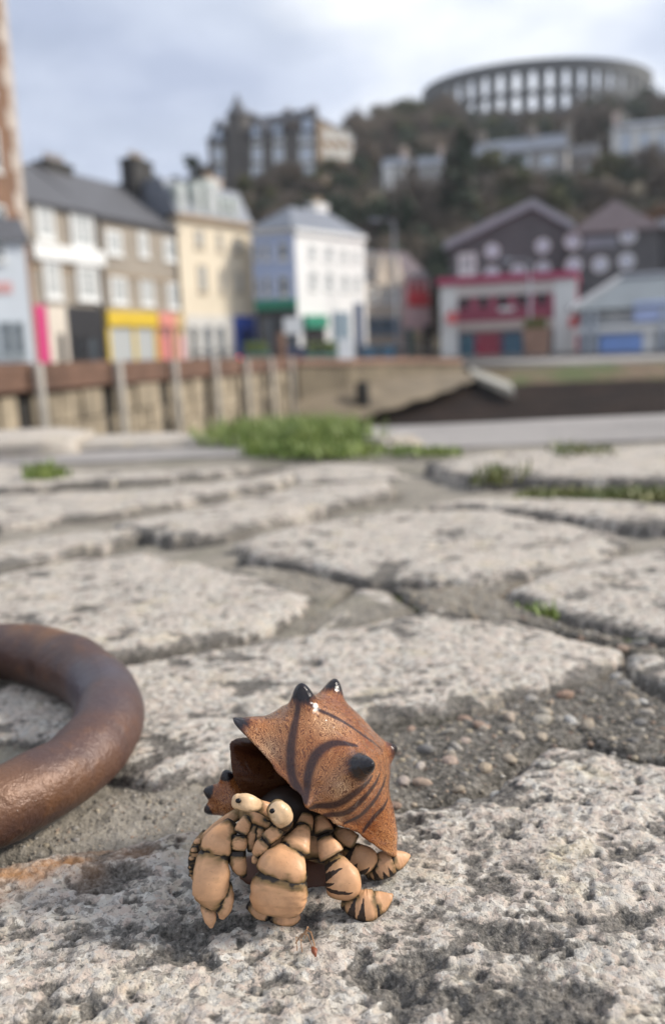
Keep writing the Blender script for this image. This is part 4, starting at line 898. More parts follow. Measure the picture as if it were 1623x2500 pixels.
def tuftmesh(name, centers, heights, spread, nblade, seed, width=0.003, bend=0.5, lens=1.0):
    r_ = np.random.RandomState(seed); V = []; F = []; n0 = 0
    for (cx, cy, cz), h in zip(centers, heights):
        for _ in range(nblade):
            a = r_.uniform(0, 6.28); rr = spread * math.sqrt(r_.uniform()); x, y = cx + rr * math.cos(a), cy + rr * math.sin(a)
            hh = h * r_.uniform(.45, 1.1); la = r_.uniform(0, 6.28); be = hh * bend * r_.uniform(.2, 1.2); w_ = width * r_.uniform(.6, 1.3); ox, oy = math.cos(la), math.sin(la)
            wx, wy = -oy * w_, ox * w_; P = []
            for t_ in (0, .4, .75, 1.0):
                bx, by, bz = x + ox * be * t_ ** 2, y + oy * be * t_ ** 2, cz + hh * (t_ - .25 * bend * t_ ** 3); ww = 1 - t_ ** 2
                P += [(bx - wx * ww, by - wy * ww, bz), (bx + wx * ww, by + wy * ww, bz)]
            V += P; F += [(n0, n0 + 1, n0 + 3, n0 + 2), (n0 + 2, n0 + 3, n0 + 5, n0 + 4), (n0 + 4, n0 + 5, n0 + 7, n0 + 6)]; n0 += 8
    return npmesh(name, V, F, False)
def grass_mat(name, c0, c1):
    t = NT(name); v = t.coord('Object'); f = t.noise(v, 14, 3, .6)
    return t.fin(t.mix(t.ramp(f, [(.35, 0.), (.65, 1.)]), c0, c1), .55, None, Subsurface_Weight=0.0)
M_GR = grass_mat('fresh_grass', (0.11, 0.175, 0.030), (0.25, 0.31, 0.085)); M_GR2 = grass_mat('dull_grass', (0.085, 0.12, 0.028), (0.20, 0.20, 0.07))
r_ = random.Random(4)
def tuft_thing(name, uvs, h, spread, nb, seed, label, mat, z=0.0, width=.003, group=None):
    cs = [G(u_, v_, z) for u_, v_ in uvs]; o0 = sum(cs, Vector()) / len(cs)
    me = tuftmesh(name, [tuple(c_ - o0) for c_ in cs], [h * r_.uniform(.7, 1.15) for _ in cs], spread, nb, seed, width)
    o = link(name, me, mat); o.location = o0; return tag(o, label, 'grass', group)
# tall clump on the quay edge
uv = [(495 + 370 * r_.betavariate(2.2, 1.4), r_.uniform(1066, 1088)) for _ in range(40)]
tuft_thing('grass_clump', [(u_, v_) for u_, v_ in uv], .060, .075, 80, 3, 'tall green grass clump growing along the far edge of the quay', M_GR, width=.0018)
tuft_thing('grass_tuft', [(r_.uniform(640, 870), r_.uniform(1096, 1112)) for _ in range(16)], .026, .06, 60, 5, 'low bright grass strip in front of the tall clump', M_GR)
tuft_thing('grass_tuft', [(r_.uniform(960, 1090), 1110 - (u_ % 7)) for u_ in range(6)], .018, .04, 40, 6, 'low grass strip beside the rounded kerb block at the joint', M_GR)
tuft_thing('grass_tuft', [(r_.uniform(1375, 1490), r_.uniform(1118, 1128)) for _ in range(6)], .030, .035, 30, 7, 'sparse grass tuft growing alone on the pale far slab', M_GR2)
tuft_thing('grass_tuft', [(r_.uniform(1310, 1720), r_.uniform(1206, 1216)) for _ in range(34)], .011, .035, 50, 8, 'mossy grass line filling the joint in front of the pale far slab', M_GR2, -.004, .0022)
tuft_thing('grass_tuft', [(r_.uniform(1195, 1250), r_.uniform(1168, 1180)) for _ in range(3)], .03, .03, 25, 9, 'thin small grass tuft at the corner of the pale far slab', M_GR2)
tuft_thing('grass_tuft', [(r_.uniform(85, 135), r_.uniform(1166, 1174)) for _ in range(5)], .03, .03, 40, 10, 'small grass tuft at the foot of the rough kerb block', M_GR)
tuft_thing('grass_tuft', [(1285, 1500), (1300, 1505), (1320, 1508), (1335, 1512)], .013, .009, 26, 11, 'small grass tuft sprouting from the dark joint between two slabs', M_GR, -.008, .0014)
tuft_thing('grass_tuft', [(1430 + 26 * k, 1562 + 6 * k + r_.uniform(-4, 4)) for k in range(7)], .007, .008, 22, 12, 'short green grass sprouting along the slab edge beside the gravel joint', M_GR, -.010, .0012)
cs = [G(r_.uniform(560, 1000), r_.uniform(1052, 1075)) for _ in range(30)]
# moss in the joints: too fine to count
mc = [(735, 1468), (755, 1450), (690, 1420), (1000, 1470), (1050, 1500), (1120, 1520), (1180, 1528), (1240, 1545), (1290, 1540), (880, 1150), (900, 1160), (850, 1130)]
cs = []; 
for u_, v_ in mc:
    for _ in range(8): p = G(u_ + r_.gauss(0, 24), v_ + r_.gauss(0, 5), -.012); cs.append(tuple(p))
o = link('moss', tuftmesh('moss', cs, [.006] * len(cs), .008, 14, 14, .0012), M_GR2); tag(o, 'dull green moss in the joints between the paving stones', 'moss', kind='stuff')

# ================================================================== BUILDINGS
class Face:
    def __init__(s, A, B, flip=False):
        s.A = Vector((A[0], A[1], 0)); s.B = Vector((B[0], B[1], 0)); s.t = (s.B - s.A).normalized(); s.L = (s.B - s.A).length
        s.n = Vector((s.t.y, -s.t.x, 0))
        if s.n.dot(-s.A) < 0: s.n = -s.n
        if flip: s.n = -s.n
    def px(s, u, v):
        d = ray(u, v); k = (s.A - CAM).dot(s.n) / d.dot(s.n); p = CAM + d * k; return (p - s.A).dot(s.t), p.z
    def pxd(s, u, v, dd):
        d = ray(u, v); k = (s.A + s.n * dd - CAM).dot(s.n) / d.dot(s.n); p = CAM + d * k; return (p - s.A).dot(s.t), p.z
    def pt(s, a, z, d=0.0): return s.A + s.t * a + s.n * d + Vector((0, 0, z))
    def box(s, a0, a1, z0, z1, d0, d1):
        return [s.pt(a0, z0, d1), s.pt(a1, z0, d1), s.pt(a1, z0, d0), s.pt(a0, z0, d0), s.pt(a0, z1, d1), s.pt(a1, z1, d1), s.pt(a1, z1, d0), s.pt(a0, z1, d0)]
def AT(u, Y, v=850): p = W(u, v, Y); return (p.x, p.y)
M_GLASS = NT('window_glass').fin((0.10, 0.12, 0.14), 0.08, Specular_IOR_Level=0.9)
M_GLASSP = NT('curtained_glass').fin((0.42, 0.44, 0.44), 0.15, Specular_IOR_Level=0.8)
M_WHITE = plain('white_paint', (0.74, 0.75, 0.74), .5, .08, 1)
M_SLATE = plain('grey_slate', (0.092, 0.094, 0.104), .6, .2, 1.5, .2)
M_SLATEB = plain('bluish_slate', (0.17, 0.19, 0.23), .55, .2, 1.5, .2)
M_SLATEV = plain('purple_slate', (0.13, 0.098, 0.105), .6, .2, 1.5, .2)
M_STONEB = plain('tenement_stone', (0.31, 0.272, 0.225), .85, .25, .5, .2)
M_CREAM = plain('cream_render', (0.70, 0.615, 0.475), .75, .08, .3)
M_BLUEW = plain('shaded_blue_render', (0.38, 0.47, 0.68), .7, .06, .3)
M_WHITER = plain('white_render', (0.78, 0.78, 0.77), .7, .06, .3)
M_TAN = plain('sandstone', (0.36, 0.27, 0.18), .85, .3, .5)
M_BRICK = plain('brown_red_sandstone', (0.20, 0.112, 0.068), .85, .3, .6)
M_BLACKP = plain('black_shopfront', (0.025, 0.025, 0.028), .4, .2, 1)
def col(name, c, rough=.5): return plain(name, c, rough, .12, 1.0)
def window(par, f, rect, frame=M_WHITE, glass=M_GLASS, bars=(1, 1), d=0.0, fw=.12, name='window'):
    a0, a1, z0, z1 = rect; o_ = par.location; cmid = None
    b = MB(o_); fw = min(fw, (a1 - a0) * .2)
    b.box8(f.box(a0, a0 + fw, z0, z1, d - .05, d + .07)); b.box8(f.box(a1 - fw, a1, z0, z1, d - .05, d + .07)); b.box8(f.box(a0 + fw, a1 - fw, z0, z0 + fw, d - .05, d + .069)); b.box8(f.box(a0 + fw, a1 - fw, z1 - fw, z1, d - .05, d + .069))
    for i in range(bars[0]): zc = z0 + (z1 - z0) * (i + 1) / (bars[0] + 1); b.box8(f.box(a0 + fw, a1 - fw, zc - .03, zc + .03, d - .05, d + .05))
    for i in range(bars[1] - 1): ac = a0 + (a1 - a0) * (i + 1) / bars[1]; b.box8(f.box(ac - .03, ac + .03, z0 + fw, z1 - fw, d - .05, d + .045))
    w_ = b.build(name, frame, par)
    b = MB(o_); b.box8(f.box(a0 + fw * .9, a1 - fw * .9, z0 + fw * .9, z1 - fw * .9, d - .04, d + .02)); b.build('pane', glass, w_)
    b = MB(o_); b.box8(f.box(a0 - .08, a1 + .08, z0 - .14, z0 - .004, d - .05, d + .14)); b.build('sill', frame, w_)
    return w_
def pxrect(f, u0, v0, u1, v1):
    a0, _ = f.px(u0, (v0 + v1) / 2); a1, _ = f.px(u1, (v0 + v1) / 2); um = (u0 + u1) / 2; _, z1 = f.px(um, v0); _, z0 = f.px(um, v1); return min(a0, a1), max(a0, a1), z0, z1
def panel(par, f, rect, mat, name, d0=-.05, d1=.1):
    b = MB(par.location); b.box8(f.box(*rect, d0, d1)); return b.build(name, mat, par)
def walls(par, f, z0, z1, depth, mat, name='wall'):
    b = MB(par.location); b.box8(f.box(0, f.L, z0, z1, -depth, 0)); return b.build(name, mat, par)
def gable_roof(par, f, z1, rise, depth, mat, over=.35, hip=0.0, name='roof', front=False):
    """ridge parallel to the facade (or square to it when front)"""
    b = MB(par.location)
    if not front:
        e0, e1, e2, e3 = f.pt(-over, z1, over), f.pt(f.L + over, z1, over), f.pt(f.L + over, z1, -depth - over), f.pt(-over, z1, -depth - over)
        r0, r1 = f.pt(-over + hip, z1 + rise, -depth / 2), f.pt(f.L + over - hip, z1 + rise, -depth / 2)
    else:
        e0, e1, e2, e3 = f.pt(f.L + over, z1, over), f.pt(f.L + over, z1, -depth - over), f.pt(-over, z1, -depth - over), f.pt(-over, z1, over)
        r0, r1 = f.pt(f.L / 2, z1 + rise, over - hip), f.pt(f.L / 2, z1 + rise, -depth - over + hip)
        # order so that e0-e1 and e2-e3 are eaves
    b.add([e0, e1, e2, e3, r0, r1], [(0, 1, 5, 4), (2, 3, 4, 5), (1, 2, 5), (3, 0, 4), (3, 2, 1, 0)]); return b.build(name, mat, par)
def chimney(par, f, a, z0, z1, w, dpt, d, mat, pots=3, name='chimney'):
    b = MB(par.location); b.box8(f.box(a - w / 2, a + w / 2, z0, z1, d - dpt / 2, d + dpt / 2)); b.box8(f.box(a - w / 2 - .08, a + w / 2 + .08, z1 - .25, z1 - .05, d - dpt / 2 - .08, d + dpt / 2 + .08)); c_ = b.build(name, mat, par)
    for i in range(pots):
        p = f.pt(a + (i - (pots - 1) / 2) * w / max(pots, 1) * .8, z1, d); b = MB(par.location); b.tube([p, p + Vector((0, 0, .55))], [.14, .11], 8); b.build('chimney_pot', M_TAN, c_)
    return c_
def bld(name, f, label, z0=PZ, cat='building', group=None):
    p = f.pt(f.L / 2, z0, 0); return empty(name, p, label, cat, group)

# tall brown tenement at the picture's edge
f = Face(AT(-90, 43.0), AT(94, 50.5)); o_ = bld('tall_tenement', f, 'tall brown sandstone tenement corner with pale quoins and narrow windows')
ztop = 23; walls(o_, f, PZ, ztop, 9, M_BRICK); gable_roof(o_, f, ztop, 3, 9, M_SLATE)
for i in range(15):
    z0 = 7.2 + i * 1.05; w_ = .55 if i % 2 else .32
    panel(o_, f, (f.L - w_ * 2, f.L + .03, z0, z0 + .98), col('pale_quoin', (.46, .40, .35)), 'quoin_stone', -.6, .03)
for zc in (2.4, 6.2, 10, 13.8, 17.6):
    for a in (1.0, 4.2): window(o_, f, (a, a + 1.1, zc, zc + 2.1), glass=M_GLASS)
# pale gable-end house in front of it
f = Face(AT(-230, 37), AT(84, 39.5)); o_ = bld('white_house', f, 'pale blue-white rendered house with slate roof beside the tall brown tenement')
_, ze = f.px(80, 592); walls(o_, f, PZ, ze, 3, plain('pale_grey_render', (.60, .65, .70), .7, .06, .4)); gable_roof(o_, f, ze, 1.2, 3, M_SLATE, .25)
window(o_, f, pxrect(f, -16, 592, 12, 635), fw=.06); panel(o_, f, pxrect(f, -40, 688, 30, 716), col('red_letter_board', (.62, .36, .35)), 'sign_board', -.02, .05)
for u0, u1 in ((-40, -6), (4, 30), (34, 62)): window(o_, f, pxrect(f, u0, 785, u1, 868), glass=M_GLASS, frame=col('grey_frame', (.30, .34, .36)))
window(o_, f, pxrect(f, -110, 592, -80, 640))
# the grey stone row
Lp, Rp = AT(58, 52), AT(449, 67.5)
mid = (Lp[0] + (Rp[0] - Lp[0]) * .44, Lp[1] + (Rp[1] - Lp[1]) * .44)
f1 = Face(Lp, mid); f2 = Face(mid, Rp)
_, ze = f1.px(70, 490); 
o_ = bld('stone_tenement', f1, 'grey stone tenement with tall white bay windows and a long white sign board'); walls(o_, f1, PZ, ze, 9, M_STONEB); gable_roof(o_, f1, ze, 3.4, 9, M_SLATE, .3)
for r4 in ((83, 501, 128, 584), (170, 517, 224, 606), (104, 634, 145, 729), (186, 650, 236, 733)):
    window(o_, f1, pxrect(f1, *r4), glass=M_GLASSP, bars=(1, 3), d=.1, fw=.22, name='bay_window')
panel(o_, f1, (f1.px(72, 600)[0], f1.L + .4, f1.px(150, 640)[1], f1.px(150, 602)[1]), M_WHITE, 'white_sign_board', -.02, .35)
ch = chimney(o_, f1, f1.pxd(134, 420, -4.5)[0], ze + 1.2, f1.pxd(134, 398, -4.5)[1], 2.6, 1.0, -4.5, plain('sooty_stone', (.05, .048, .046), .9, .3, 1), 4)
z1 = f1.px(150, 748)[1]
panel(o_, f1, (0.3, f1.px(112, 800)[0], PZ, z1), col('magenta_shopfront', (.52, .03, .16)), 'shopfront', -.03, .16)
panel(o_, f1, (f1.px(113, 800)[0], f1.px(160, 800)[0], PZ, z1), col('cream_shopfront', (.62, .56, .48)), 'shopfront', -.03, .17)
panel(o_, f1, (f1.px(134, 800)[0], f1.px(150, 800)[0], PZ, PZ + 2.4), M_BLACKP, 'door', .1, .19)
panel(o_, f1, (f1.px(161, 800)[0], f1.L, PZ, z1), M_BLACKP, 'shopfront', -.03, .15)
for k_ in range(2): window(o_, f1, (f1.px(172 + 34 * k_, 800)[0], f1.px(200 + 34 * k_, 800)[0], PZ + .5, PZ + 2.2), d=.13, frame=M_BLACKP)
o_ = bld('stone_tenement', f2, 'plain grey stone tenement with small white windows beside the cream building'); _, ze2 = f2.px(430, 563); walls(o_, f2, PZ, ze2, 9, M_STONEB); gable_roof(o_, f2, ze2, 3.6, 9, M_SLATE, .3)
for r4 in ((259, 563, 296, 621), (338, 567, 360, 625), (400, 584, 435, 637), (271, 675, 309, 741), (344, 677, 373, 745), (410, 691, 447, 753)): window(o_, f2, pxrect(f2, *r4), glass=M_GLASSP, fw=.2)
chimney(o_, f2, f2.pxd(335, 420, -3.6)[0], ze2 + .8, f2.pxd(335, 392, -3.6)[1], 2.4, 1.2, -3.6, plain('sooty_stone', (.05, .048, .046), .9, .3, 1), 4)
z1 = f2.px(350, 762)[1]
for u0, u1, c_ in ((256, 378, (.62, .43, .03)), (382, 420, (.62, .24, .20)), (421, 452, (.55, .40, .20))):
    a0, a1 = f2.px(u0, 800)[0], min(f2.px(u1, 800)[0], f2.L - .05); panel(o_, f2, (a0, a1, z1 - 1.0, z1), col('fascia_%d' % u0, c_), 'fascia', -.03, .35)
    panel(o_, f2, (a0 + .1, a1 - .1, PZ + .3, z1 - 1.05), M_GLASSP if u0 == 256 else M_GLASS, 'shop_window', -.03, .12); 
    for a_ in (a0, (a0 + a1) / 2, a1 - .3): panel(o_, f2, (a_, a_ + .3, PZ, z1 - 1.01), col('pilaster_%d' % u0, tuple(x * 1.05 for x in c_)), 'pilaster', -.03, .2)
panel(o_, f2, (f2.px(382, 800)[0] + .4, f2.px(400, 800)[0], PZ, PZ + 2.3), col('pink_door', (.62, .22, .22)), 'door', -.02, .24)
panel(o_, f2, (f2.px(430, 800)[0], f2.px(446, 800)[0], PZ, PZ + 2.3), col('pale_pink_door', (.66, .36, .38)), 'door', -.02, .24)
# cream building
f = Face(AT(452, 67.2), AT(632, 74.5)); o_ = bld('cream_building', f, 'cream rendered building with grey-green dormers between stone tenement and corner hotel'); _, ze = f.px(445, 535)
walls(o_, f, PZ, ze, 10, M_CREAM); panel(o_, f, (-.1, f.L + .1, ze - .02, ze + .35), M_TAN, 'cornice', -.4, .35)
for r4 in ((476, 560, 497, 604), (530, 567, 543, 612), (571, 575, 589, 617), (484, 646, 505, 712), (536, 658, 547, 716), (576, 662, 593, 716)): window(o_, f, pxrect(f, *r4), frame=col('stone_surround', (.44, .37, .27)), glass=M_GLASSP, fw=.16)
b = MB(o_.location); b.add([f.pt(0, ze + .36, .1), f.pt(f.L, ze + .36, .1), f.pt(f.L, ze + 3.0, -1.3), f.pt(0, ze + 3.0, -1.3), f.pt(0, ze + .36, -10), f.pt(f.L, ze + .36, -10), f.pt(f.L, ze + 3.2, -8), f.pt(0, ze + 3.2, -8)], [(0, 1, 2, 3), (3, 2, 6, 7), (5, 4, 7, 6), (1, 5, 6, 2), (4, 0, 3, 7)]); b.build('mansard_roof', M_SLATEB, o_)
M_DORM = col('grey_green_dormer', (.46, .51, .48))
for (u0, v0, u1, v1) in ((436, 450, 458, 524), (478, 446, 496, 530), (505, 440, 538, 530), (548, 482, 562, 545), (570, 484, 584, 548)):
    a0, a1, z0, z1 = pxrect(f, u0, v0, u1, v1); z0 = max(z0, ze + .35); d_ = panel(o_, f, (max(a0, .05), a1, z0, z1), M_DORM, 'dormer', -2.6, -.1); b = MB(o_.location); b.box8(f.box(max(a0, .05) + .15, a1 - .15, z0 + .3, z1 - .3, -.15, -.05)); b.build('pane', M_GLASSP, d_)
chimney(o_, f, f.L - .9, ze + 1.5, ze + 4.2, 1.6, 1.2, -3.5, col('pink_cream_stack', (.55, .44, .38)), 3)
z1 = f.px(520, 770)[1]; a5 = f.px(568, 800)[0]
panel(o_, f, (.1, a5, PZ, z1), col('off_white_shopfront', (.58, .56, .52)), 'shopfront', -.03, .12)
for k_ in range(3): window(o_, f, (.4 + k_ * 1.5, 1.5 + k_ * 1.5, PZ + .4, z1 - .7), d=.1)
panel(o_, f, (a5 + .02, f.L - .02, PZ, z1), col('royal_blue_shopfront', (.03, .075, .36)), 'shopfront', -.03, .14); window(o_, f, (a5 + .5, f.L - .7, PZ + .5, z1 - .9), d=.12, frame=col('royal_blue_shopfront', (.03, .075, .36)))
# white hotel on the corner, bluish on its shaded front
cor = AT(731, 72); lf = AT(628, 72.6); rf = AT(896, 79)
fb = Face(lf, cor); fw_ = Face(cor, rf); o_ = bld('corner_hotel', fb, 'corner hotel with bluish shaded front, bright white side and hipped slate roof'); _, ze = fb.px(724, 556)
# body as one prism with two wall colours, the front's shade painted in
back = (lf[0] + (rf[0] - cor[0]), lf[1] + (rf[1] - cor[1]))
b = MB(o_.location); pp = [lf, cor, rf, back]; b.add([(x, y, PZ) for x, y in pp] + [(x, y, ze) for x, y in pp], [(1, 2, 6, 5), (2, 3, 7, 6), (3, 0, 4, 7), (4, 5, 6, 7)]); b.build('wall', M_WHITER, o_)
b = MB(o_.location); b.box8(fb.box(0, fb.L, PZ, ze, -.2, 0.02)); b.build('front_wall', M_BLUEW, o_)
cen = Vector(((lf[0] + cor[0] + rf[0] + back[0]) / 4, (lf[1] + cor[1] + rf[1] + back[1]) / 4, 0)); ex = [Vector((x, y, 0)) + (Vector((x, y, 0)) - cen).normalized() * .5 for x, y in pp]
b = MB(o_.location); dirv = (Vector((rf[0] - cor[0], rf[1] - cor[1], 0))).normalized(); r0, r1 = cen - dirv * 2.4, cen + dirv * 2.4
b.add([tuple(e_ + Vector((0, 0, ze))) for e_ in ex] + [tuple(r0 + Vector((0, 0, ze + 1.9))), tuple(r1 + Vector((0, 0, ze + 1.9)))], [(0, 1, 4), (1, 2, 5, 4), (2, 3, 5), (3, 0, 4, 5), (3, 2, 1, 0)]); b.build('roof', M_SLATEB, o_)
panel(o_, fb, (-.15, fb.L + .15, ze - .35, ze - .01), M_WHITE, 'cornice', -.1, .25); panel(o_, fw_, (.02, fw_.L + .1, ze - .35, ze - .012), M_WHITE, 'cornice', -.1, .25)
for r4 in ((678, 592, 704, 634), (680, 674, 706, 722), (622, 596, 634, 634), (624, 680, 636, 722), (644, 594, 660, 634), (646, 676, 662, 722)): window(o_, fb, pxrect(fb, *r4), glass=M_GLASS)
for r4 in ((752, 596, 772, 632), (792, 600, 810, 634), (832, 606, 848, 638), (862, 610, 876, 640), (754, 660, 774, 704), (794, 664, 812, 706), (834, 668, 850, 708), (864, 670, 878, 708)): window(o_, fw_, pxrect(fw_, *r4), glass=M_GLASSP)
chimney(o_, fw_, fw_.L * .62, ze + .6, ze + 2.6, 1.5, 1.0, -2.2, M_WHITER, 3)
z1 = fb.px(700, 755)[1]
panel(o_, fb, (.05, fb.L - .05, z1, z1 + .75), col('green_fascia', (.02, .24, .15)), 'fascia', .0, .3); panel(o_, fb, (.1, fb.L - .1, PZ, z1 - .02), M_BLACKP, 'shopfront', .0, .15)
for k_ in range(2): window(o_, fb, (.3 + k_ * 1.7, 1.7 + k_ * 1.7, PZ + .5, z1 - .4), d=.14, frame=M_BLACKP)
a0, a1 = fw_.px(740, 790)[0], fw_.px(792, 790)[0]
panel(o_, fw_, (a0, a1, fw_.px(765, 800)[1], fw_.px(765, 770)[1]), col('green_fascia', (.02, .24, .15)), 'fascia', .0, .4); panel(o_, fw_, (a0, a1, PZ, fw_.px(765, 801)[1]), M_BLACKP, 'shopfront', -.02, .1)
panel(o_, fw_, (fw_.px(812, 790)[0], fw_.px(852, 790)[0], PZ, fw_.px(830, 762)[1]), col('slate_blue_shopfront', (.20, .27, .33)), 'shopfront', -.02, .12)
panel(o_, fw_, (fw_.px(866, 790)[0], fw_.px(884, 790)[0], PZ, fw_.px(875, 740)[1]), col('navy_shopfront', (.04, .07, .14)), 'door', -.02, .14)
# cream twin-gable cottage shop and the red shop
f = Face(AT(893, 84), AT(985, 88)); o_ = bld('cream_shop', f, 'narrow cream shop with two small pointed gables next to the white hotel side'); _, ze = f.px(940, 690); walls(o_, f, PZ, ze, 8, plain('warm_cream_render', (.52, .45, .37), .8, .1, .4)); gable_roof(o_, f, ze, 3.6, 8, M_SLATE, .2)
for (ua, ub, vt) in ((912, 946, 618), (950, 982, 622)):
    a0, a1 = f.px(ua, 660)[0], f.px(ub, 660)[0]; zt = f.px((ua + ub) / 2, vt)[1]; b = MB(o_.location)
    b.add([f.pt(a0, ze - .3, .25), f.pt(a1, ze - .3, .25), f.pt((a0 + a1) / 2, zt, .25), f.pt(a0, ze - .3, -3), f.pt(a1, ze - .3, -3), f.pt((a0 + a1) / 2, zt, -3)], [(0, 1, 2), (5, 4, 3), (1, 4, 5, 2), (0, 2, 5, 3), (0, 3, 4, 1)]); b.build('gable', plain('warm_cream_render', (.52, .45, .37), .8, .1, .4), o_)
for u0, u1 in ((902, 918), (930, 946), (956, 972)):
    window(o_, f, pxrect(f, u0, 700, u1, 738)); window(o_, f, pxrect(f, u0 - 4, 776, u1 + 4, 812), frame=col('blue_shop_frame', (.12, .22, .32)))
chimney(o_, f, .5, ze + 1.5, ze + 4.8, 1.1, .8, -3, col('pink_cream_stack', (.55, .44, .38)), 2)
f = Face(AT(986, 88), AT(1052, 90)); o_ = bld('red_shop', f, 'small red and white fronted shop between cream shop and the red framed restaurant'); _, ze = f.px(1015, 680); walls(o_, f, PZ, ze, 8, plain('pink_white_render', (.66, .45, .45), .8, .1, .5)); gable_roof(o_, f, ze, 3.0, 8, M_SLATEV, .2)
panel(o_, f, (f.px(994, 730)[0], f.px(1046, 730)[0], f.px(1020, 748)[1], f.px(1020, 716)[1]), col('bright_red_sign', (.60, .05, .06)), 'sign_board', -.02, .14)
for u0 in (996, 1012, 1028): window(o_, f, pxrect(f, u0, 688, u0 + 11, 712), frame=col('bright_red_sign', (.60, .05, .06)))
panel(o_, f, (f.px(990, 800)[0], f.px(1004, 800)[0], PZ, PZ + 2.7), col('bottle_green', (.03, .14, .13)), 'door', -.02, .14); panel(o_, f, (f.px(1007, 800)[0], f.px(1030, 800)[0], PZ, PZ + 2.5), col('sand_shopfront', (.50, .42, .28)), 'shopfront', -.02, .13)
panel(o_, f, (f.px(1033, 800)[0], f.px(1050, 800)[0], PZ, PZ + 3.0), M_BLACKP, 'door', -.02, .15)
# red framed two-storey restaurant
f = Face(AT(1078, 73), AT(1404, 70)); o_ = bld('restaurant', f, 'white framed restaurant with a row of dark windows in dark red panels'); _, zt = f.px(1240, 690)
zt = f.px(1380, 680)[1]; M_MAR = col('dark_red_panel', (.30, .045, .09)); M_BEI = col('beige_band', (.52, .44, .40))
walls(o_, f, PZ, zt - .3, 12, col('plum_backing', (.24, .05, .09)))
panel(o_, f, (0, f.px(1118, 780)[0], PZ, zt), M_WHITE, 'pillar', -1, .5); panel(o_, f, (f.px(1352, 780)[0], f.L, PZ, zt), M_WHITE, 'pillar', -1, .5)
panel(o_, f, (f.px(1118, 780)[0] + .01, f.px(1352, 780)[0] - .01, zt - 1.0, zt - .02), col('pink_white_beam', (.66, .60, .58)), 'beam', -1, .48)
panel(o_, f, (-.2, f.L + .1, zt, zt + .55), col('crimson_edge', (.42, .04, .12)), 'roof_edge', -12, .8)
x0, x1 = f.px(1118, 780)[0], f.px(1352, 780)[0]; zw1, zw0 = f.px(1235, 714)[1], f.px(1235, 752)[1]
panel(o_, f, (x0 + .01, x1 - .01, f.px(1235, 782)[1], zw0 - .06), M_MAR, 'panel', -.1, .2); panel(o_, f, (x0 + .01, x1 - .01, f.px(1235, 806)[1], f.px(1235, 783)[1]), M_BEI, 'band', -.1, .35)
for k_ in range(5):
    a_ = x0 + (x1 - x0) * (k_ + .06) / 5; w_ = (x1 - x0) / 5 * .60; window(o_, f, (a_, a_ + w_, zw0, zw1), frame=M_MAR, glass=col('dark_glass', (.015, .012, .014), .15), bars=(0, 1), d=.02)
    panel(o_, f, (a_ + w_ + .05, a_ + (x1 - x0) / 5 - .08, zw0, zt - 1.02), col('rose_mullion', (.45, .10, .17)), 'mullion', -.1, .16)
panel(o_, f, ((x0 + x1) / 2 - .5, (x0 + x1) / 2 + .7, f.px(1235, 760)[1], f.px(1235, 750)[1]), M_WHITE, 'name_board', .2, .24)
zg = f.px(1235, 808)[1]
for u0, u1, c_ in ((1122, 1158, (.06, .16, .22)), (1160, 1216, (.36, .03, .07)), (1226, 1284, (.05, .14, .22)), (1288, 1348, (.10, .14, .16))):
    window(o_, f, (f.px(u0, 830)[0], f.px(u1, 830)[0], PZ + .1, zg - .1), frame=col('gf_%d' % u0, c_), glass=col('gfglass_%d' % u0, tuple(x * .9 for x in c_), .15), d=.05)
for k_, (u_, v_) in enumerate(((1103, 776), (1403, 786))):
    p = W(u_, v_, 69.0 if k_ else 71.6); b = MB(p); b.tube([p + Vector((0, .06, 0)), p + Vector((0, -.06, 0))], [.5, .5], 20)
    d_ = b.build('round_sign', col('coral_red_sign', (.72, .16, .16)), None); tag(d_, ('round coral sign hanging at the red shop side of the restaurant', 'round coral sign between the restaurant and the blue glazed pavilion')[k_], 'sign')
    b = MB(p); b.tube([p + Vector((0, .02, .4)), p + Vector((0, .02, .75)), p + Vector((0, .9 if k_ == 0 else 1.3, .75))], .05, 6); b.build('bracket', M_BLACKP, d_)
# grey stone building with porthole windows behind
def porthole(par, f, u, v, r, d=0.0):
    a, z = f.px(u, v); p = f.pt(a, z, d); b = MB(par.location); b.tube([p - f.n * .05, p + f.n * .12], r, 20); w_ = b.build('round_window', M_WHITE, par)
    b = MB(par.location); b.tube([p + f.n * .121, p + f.n * .14], r * .72, 20); b.build('pane', col('bright_pane', (.55, .60, .68), .15), w_)
M_GST = plain('dark_grey_stone', (.115, .118, .122), .85, .2, .4, .2); M_VERGE = col('pale_lead', (.34, .35, .38))
f = Face(AT(1100, 86), AT(1386, 84)); o_ = bld('gabled_warehouse', f, 'dark grey stone gabled building with white porthole windows behind the restaurant'); zeL = f.px(1110, 605)[1]; zap = f.px(1298, 508)[1]
walls(o_, f, PZ, zeL, 12, M_GST)
aap = f.px(1298, 508)[0]; b = MB(o_.location); zeR = f.px(1375, 560)[1]
b.add([f.pt(0, zeL + .01, 0), f.pt(f.L, zeL + .01, 0), f.pt(f.L, zeR, 0), f.pt(aap, zap, 0), f.pt(0, zeL + .01, -12), f.pt(f.L, zeL + .01, -12), f.pt(f.L, zeR, -12), f.pt(aap, zap, -12)], [(0, 1, 2, 3), (7, 6, 5, 4), (1, 5, 6, 2), (0, 3, 7, 4)]); b.build('gable', M_GST, o_)
